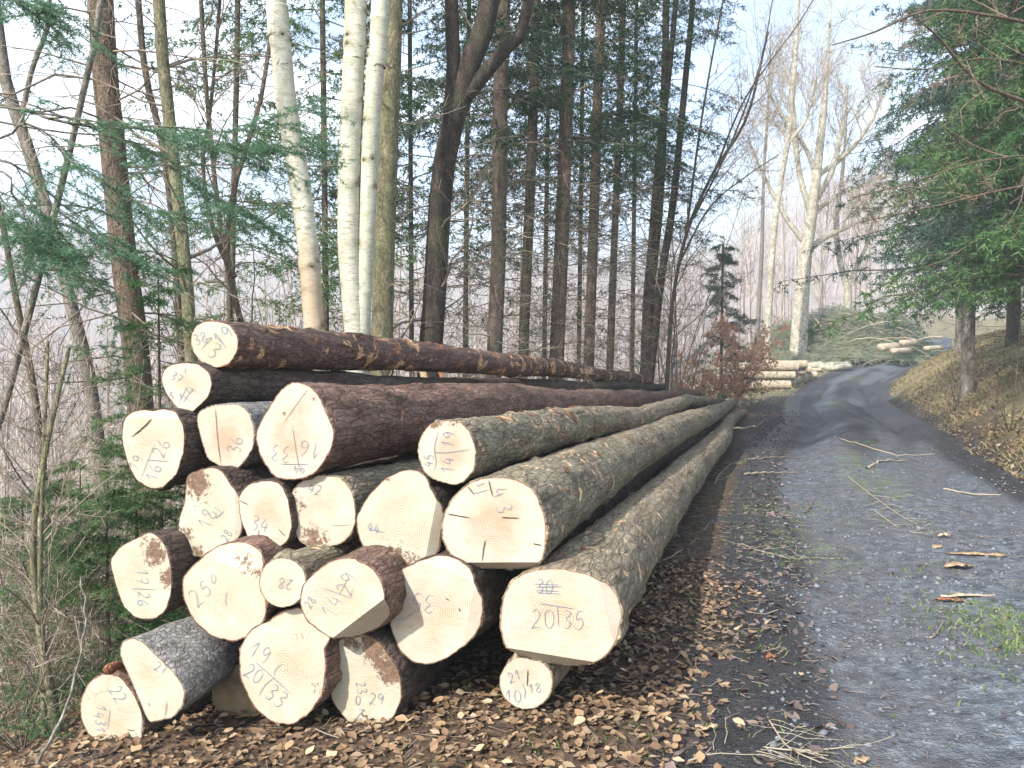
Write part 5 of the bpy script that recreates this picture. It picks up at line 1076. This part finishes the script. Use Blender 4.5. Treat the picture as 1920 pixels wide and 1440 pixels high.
stick('thin dead stem lying beside the fallen grey pole', [(-20, 1340), (60, 1325), (120, 1318)], .012, 'trunk_grey')
stick('dead branch slanting over the litter toward log 17/26', [(20, 1250), (110, 1215), (200, 1190)], .009, 'twig_pale', (4, .3))
stick('fine dead twigs under the grey bark log', [(330, 1385), (300, 1372), (276, 1352)], .004, 'twig')
stick('fine pale dry twig sticking up beside log 20/35', [(1215, 1055), (1260, 1040), (1300, 1010), (1335, 975)], .005, 'twig_pale', (6, .28))
stick('dry curly twig against the flank of log 20/35', [(1265, 1000), (1275, 960), (1290, 930)], .004, 'twig_pale', (6, .2))
def sprig(label, pts, per=60, w=.004, tw_n=14, L=.16, mat='dry_needles'):
    P = []
    for p in pts:
        r_ = ray(*p); t = CAM_H / -r_[2]; q_ = np.array([0, 0, CAM_H]) + r_ * t; P.append(np.array([q_[0], q_[1], float(surf_z(q_[0], q_[1])) + .012]))
    P = crom(P, 16); base = P[0].copy(); root = thing('conifer_sprig', label, 'sprig', base, None); mb = MB(); mb.tubes(sub(P, base)[None], np.linspace(w, w * .5, 16)[None], 5)
    C, r1 = grow(P[None], np.linspace(w, w * .5, 16)[None], tw_n, L, 45, .1, 1, flat=.85, up=.12, rmin=.0012); mb.tubes(sub(C, base), r1, 4); mb.build('crown', M['twig_pale'], root)
    if per: nd = MB(); needles(nd, sub(C, base), per, .02, .0022, .8, .5); nd.build('needles', M[mat], root)
sprig('bare forked conifer twig at the near edge of the gravel track', [(1290, 1432), (1350, 1412), (1420, 1408), (1500, 1415), (1600, 1405)], 5, .005, 16, .3)
sprig('tangled dry conifer twig crossing the forked one', [(1430, 1335), (1450, 1370), (1480, 1410), (1540, 1438)], 6, .004, 16, .22)
sprig('green conifer sprig lying on the leaves by the track', [(1390, 1022), (1420, 1035), (1460, 1045), (1500, 1050)], 50, .004, 12, .18)
sprig('second green sprig in line with the first on the gravel', [(1500, 1047), (1540, 1046), (1585, 1050)], 60, .004, 12, .14, 'spruce_green')
sprig('green sprig tuft beside the far end of log 20/35', [(1340, 905), (1350, 885), (1372, 868), (1390, 870)], 40, .006, 16, .4, 'spruce_light')
sprig('pale green sprig in the middle of the track', [(1590, 900), (1640, 940), (1690, 975), (1720, 990)], 40, .006, 14, .35)
sprig('faded sprig on the track by the mossy strip', [(1640, 965), (1690, 1000), (1740, 1010)], 40, .005, 12, .28)
def sliver(label, px, py, L, wd, ang, mat='raw_wood', name='wood_chip'):
    r_ = ray(px, py); t = CAM_H / -r_[2]; q_ = np.array([0, 0, CAM_H]) + r_ * t; z = float(surf_z(q_[0], q_[1])); n = 7; t = np.linspace(0, 1, n)
    w_ = wd * np.sin(math.pi * np.clip(t, .06, .94)) * (.7 + .5 * rng.random(n)); zz = .01 + .25 * wd * np.sin(t * 3.1)
    V = []
    for s_, h in ((1, .0), (-1, .0), (1, .010), (-1, .010)): V.append(np.stack([(t - .5) * L, s_ * w_, zz + h + .006 * rng.normal(size=n)], 1))
    V = np.concatenate(V); ca, sa = math.cos(ang), math.sin(ang); V[:, :2] = V[:, :2] @ np.array([[ca, sa], [-sa, ca]]); F = []
    for i in range(n - 1): F += [(2 * n + i, 3 * n + i, 3 * n + i + 1, 2 * n + i + 1), (i, i + 1, n + i + 1, n + i), (i, 2 * n + i, 2 * n + i + 1, i + 1), (n + i, n + i + 1, 3 * n + i + 1, 3 * n + i)]
    F += [(0, n, 3 * n, 2 * n), (n - 1, 3 * n - 1, 4 * n - 1, 2 * n - 1)]
    o_ = link(name, mesh(name, V, np.array(F), M[mat]), None, (q_[0], q_[1], z)); return tag(o_, label, 'wood chip')
sliver('long pale wood splinter lying on the track', 1830, 1048, .42, .035, -.15)
sliver('broad tan bark flake on the track', 1797, 1072, .20, .06, .1)
sliver('long tan bark strip near the green grass', 1815, 1130, .34, .03, .05, 'stack_bark')
sliver('orange-tan bark scrap beside the long tan strip', 1780, 1137, .15, .03, -.2, 'inner_bark')
sliver('small tan chip near the pale splinter', 1757, 1036, .09, .03, .3)
sliver('narrow tan chip on the gravel past the sprigs', 1772, 1012, .12, .02, 0., 'stack_bark')
sliver('reddish bark scrap on the near gravel', 1447, 1238, .07, .02, .3, 'inner_bark')
sliver('flat pale chip on the damp leaves at the near edge', 1325, 1372, .09, .016, 0.)
sliver('pale leaf-like chip at the near edge of the track', 1615, 1430, .07, .02, .2)
# torn bark on the pile
def bark_strip(label, pts, wd, mat, name='bark_strip'):
    P = crom([at(*p) for p in pts], 14); base = P[0].copy(); T = unit(np.gradient(P, axis=0)); W = unit(np.cross(T, np.array([0, 1., .2]))) * wd * np.sin(math.pi * np.linspace(.12, .92, 14))[:, None]; Nn = unit(np.cross(T, W)) * .004
    V = np.concatenate([P - W + Nn, P + W + Nn, P - W - Nn, P + W - Nn]) - base; k = 14; i = np.arange(k - 1)
    F = np.concatenate([np.stack([i, i + 1, k + i + 1, k + i], 1), np.stack([2 * k + i, 3 * k + i, 3 * k + i + 1, 2 * k + i + 1], 1), np.stack([i, 2 * k + i, 2 * k + i + 1, i + 1], 1), np.stack([k + i, k + i + 1, 3 * k + i + 1, 3 * k + i], 1)])
    o_ = link(name, mesh(name, V, F, M[mat], True), None, base); return tag(o_, label, 'bark')
bark_strip('red torn strip of bark hanging over the lowest log beside the grey one', [(196, 1262, 3.6), (205, 1255, 3.62), (225, 1250, 3.66), (240, 1262, 3.7)], .028, 'inner_bark')
bark_strip('pale torn strip of bark hanging from the topmost log', [(778, 690, 7.6), (790, 695, 7.55), (797, 712, 7.5), (801, 738, 7.5)], .03, 'raw_wood')
bark_strip('tan curled bark ribbon hanging beside the pale torn strip', [(815, 690, 7.9), (826, 700, 7.85), (830, 715, 7.8), (829, 735, 7.8)], .022, 'inner_bark')

# ------------------------------------------------------------------ the air
hb = bmesh.new(); bmesh.ops.create_cube(hb, size=1); me = bpy.data.meshes.new('haze'); hb.to_mesh(me); hb.free()
hz = link('haze', me); lo, hi = -14., 135.; hz.scale = (1420, 800, hi - lo); hz.location = (0, 300, (lo + hi) / 2); tag(hz, 'thin pale haze filling the valley air', 'haze', None, 'stuff')
hm = bpy.data.materials.new('haze'); hm.use_nodes = True; hn = hm.node_tree; hn.nodes.clear(); ho = hn.nodes.new('ShaderNodeOutputMaterial'); pv = hn.nodes.new('ShaderNodeVolumePrincipled')
pv.inputs['Color'].default_value = (.86, .93, 1, 1); pv.inputs['Density'].default_value = .0019; pv.inputs['Anisotropy'].default_value = 0; hn.links.new(pv.outputs[0], ho.inputs['Volume']); me.materials.append(hm)
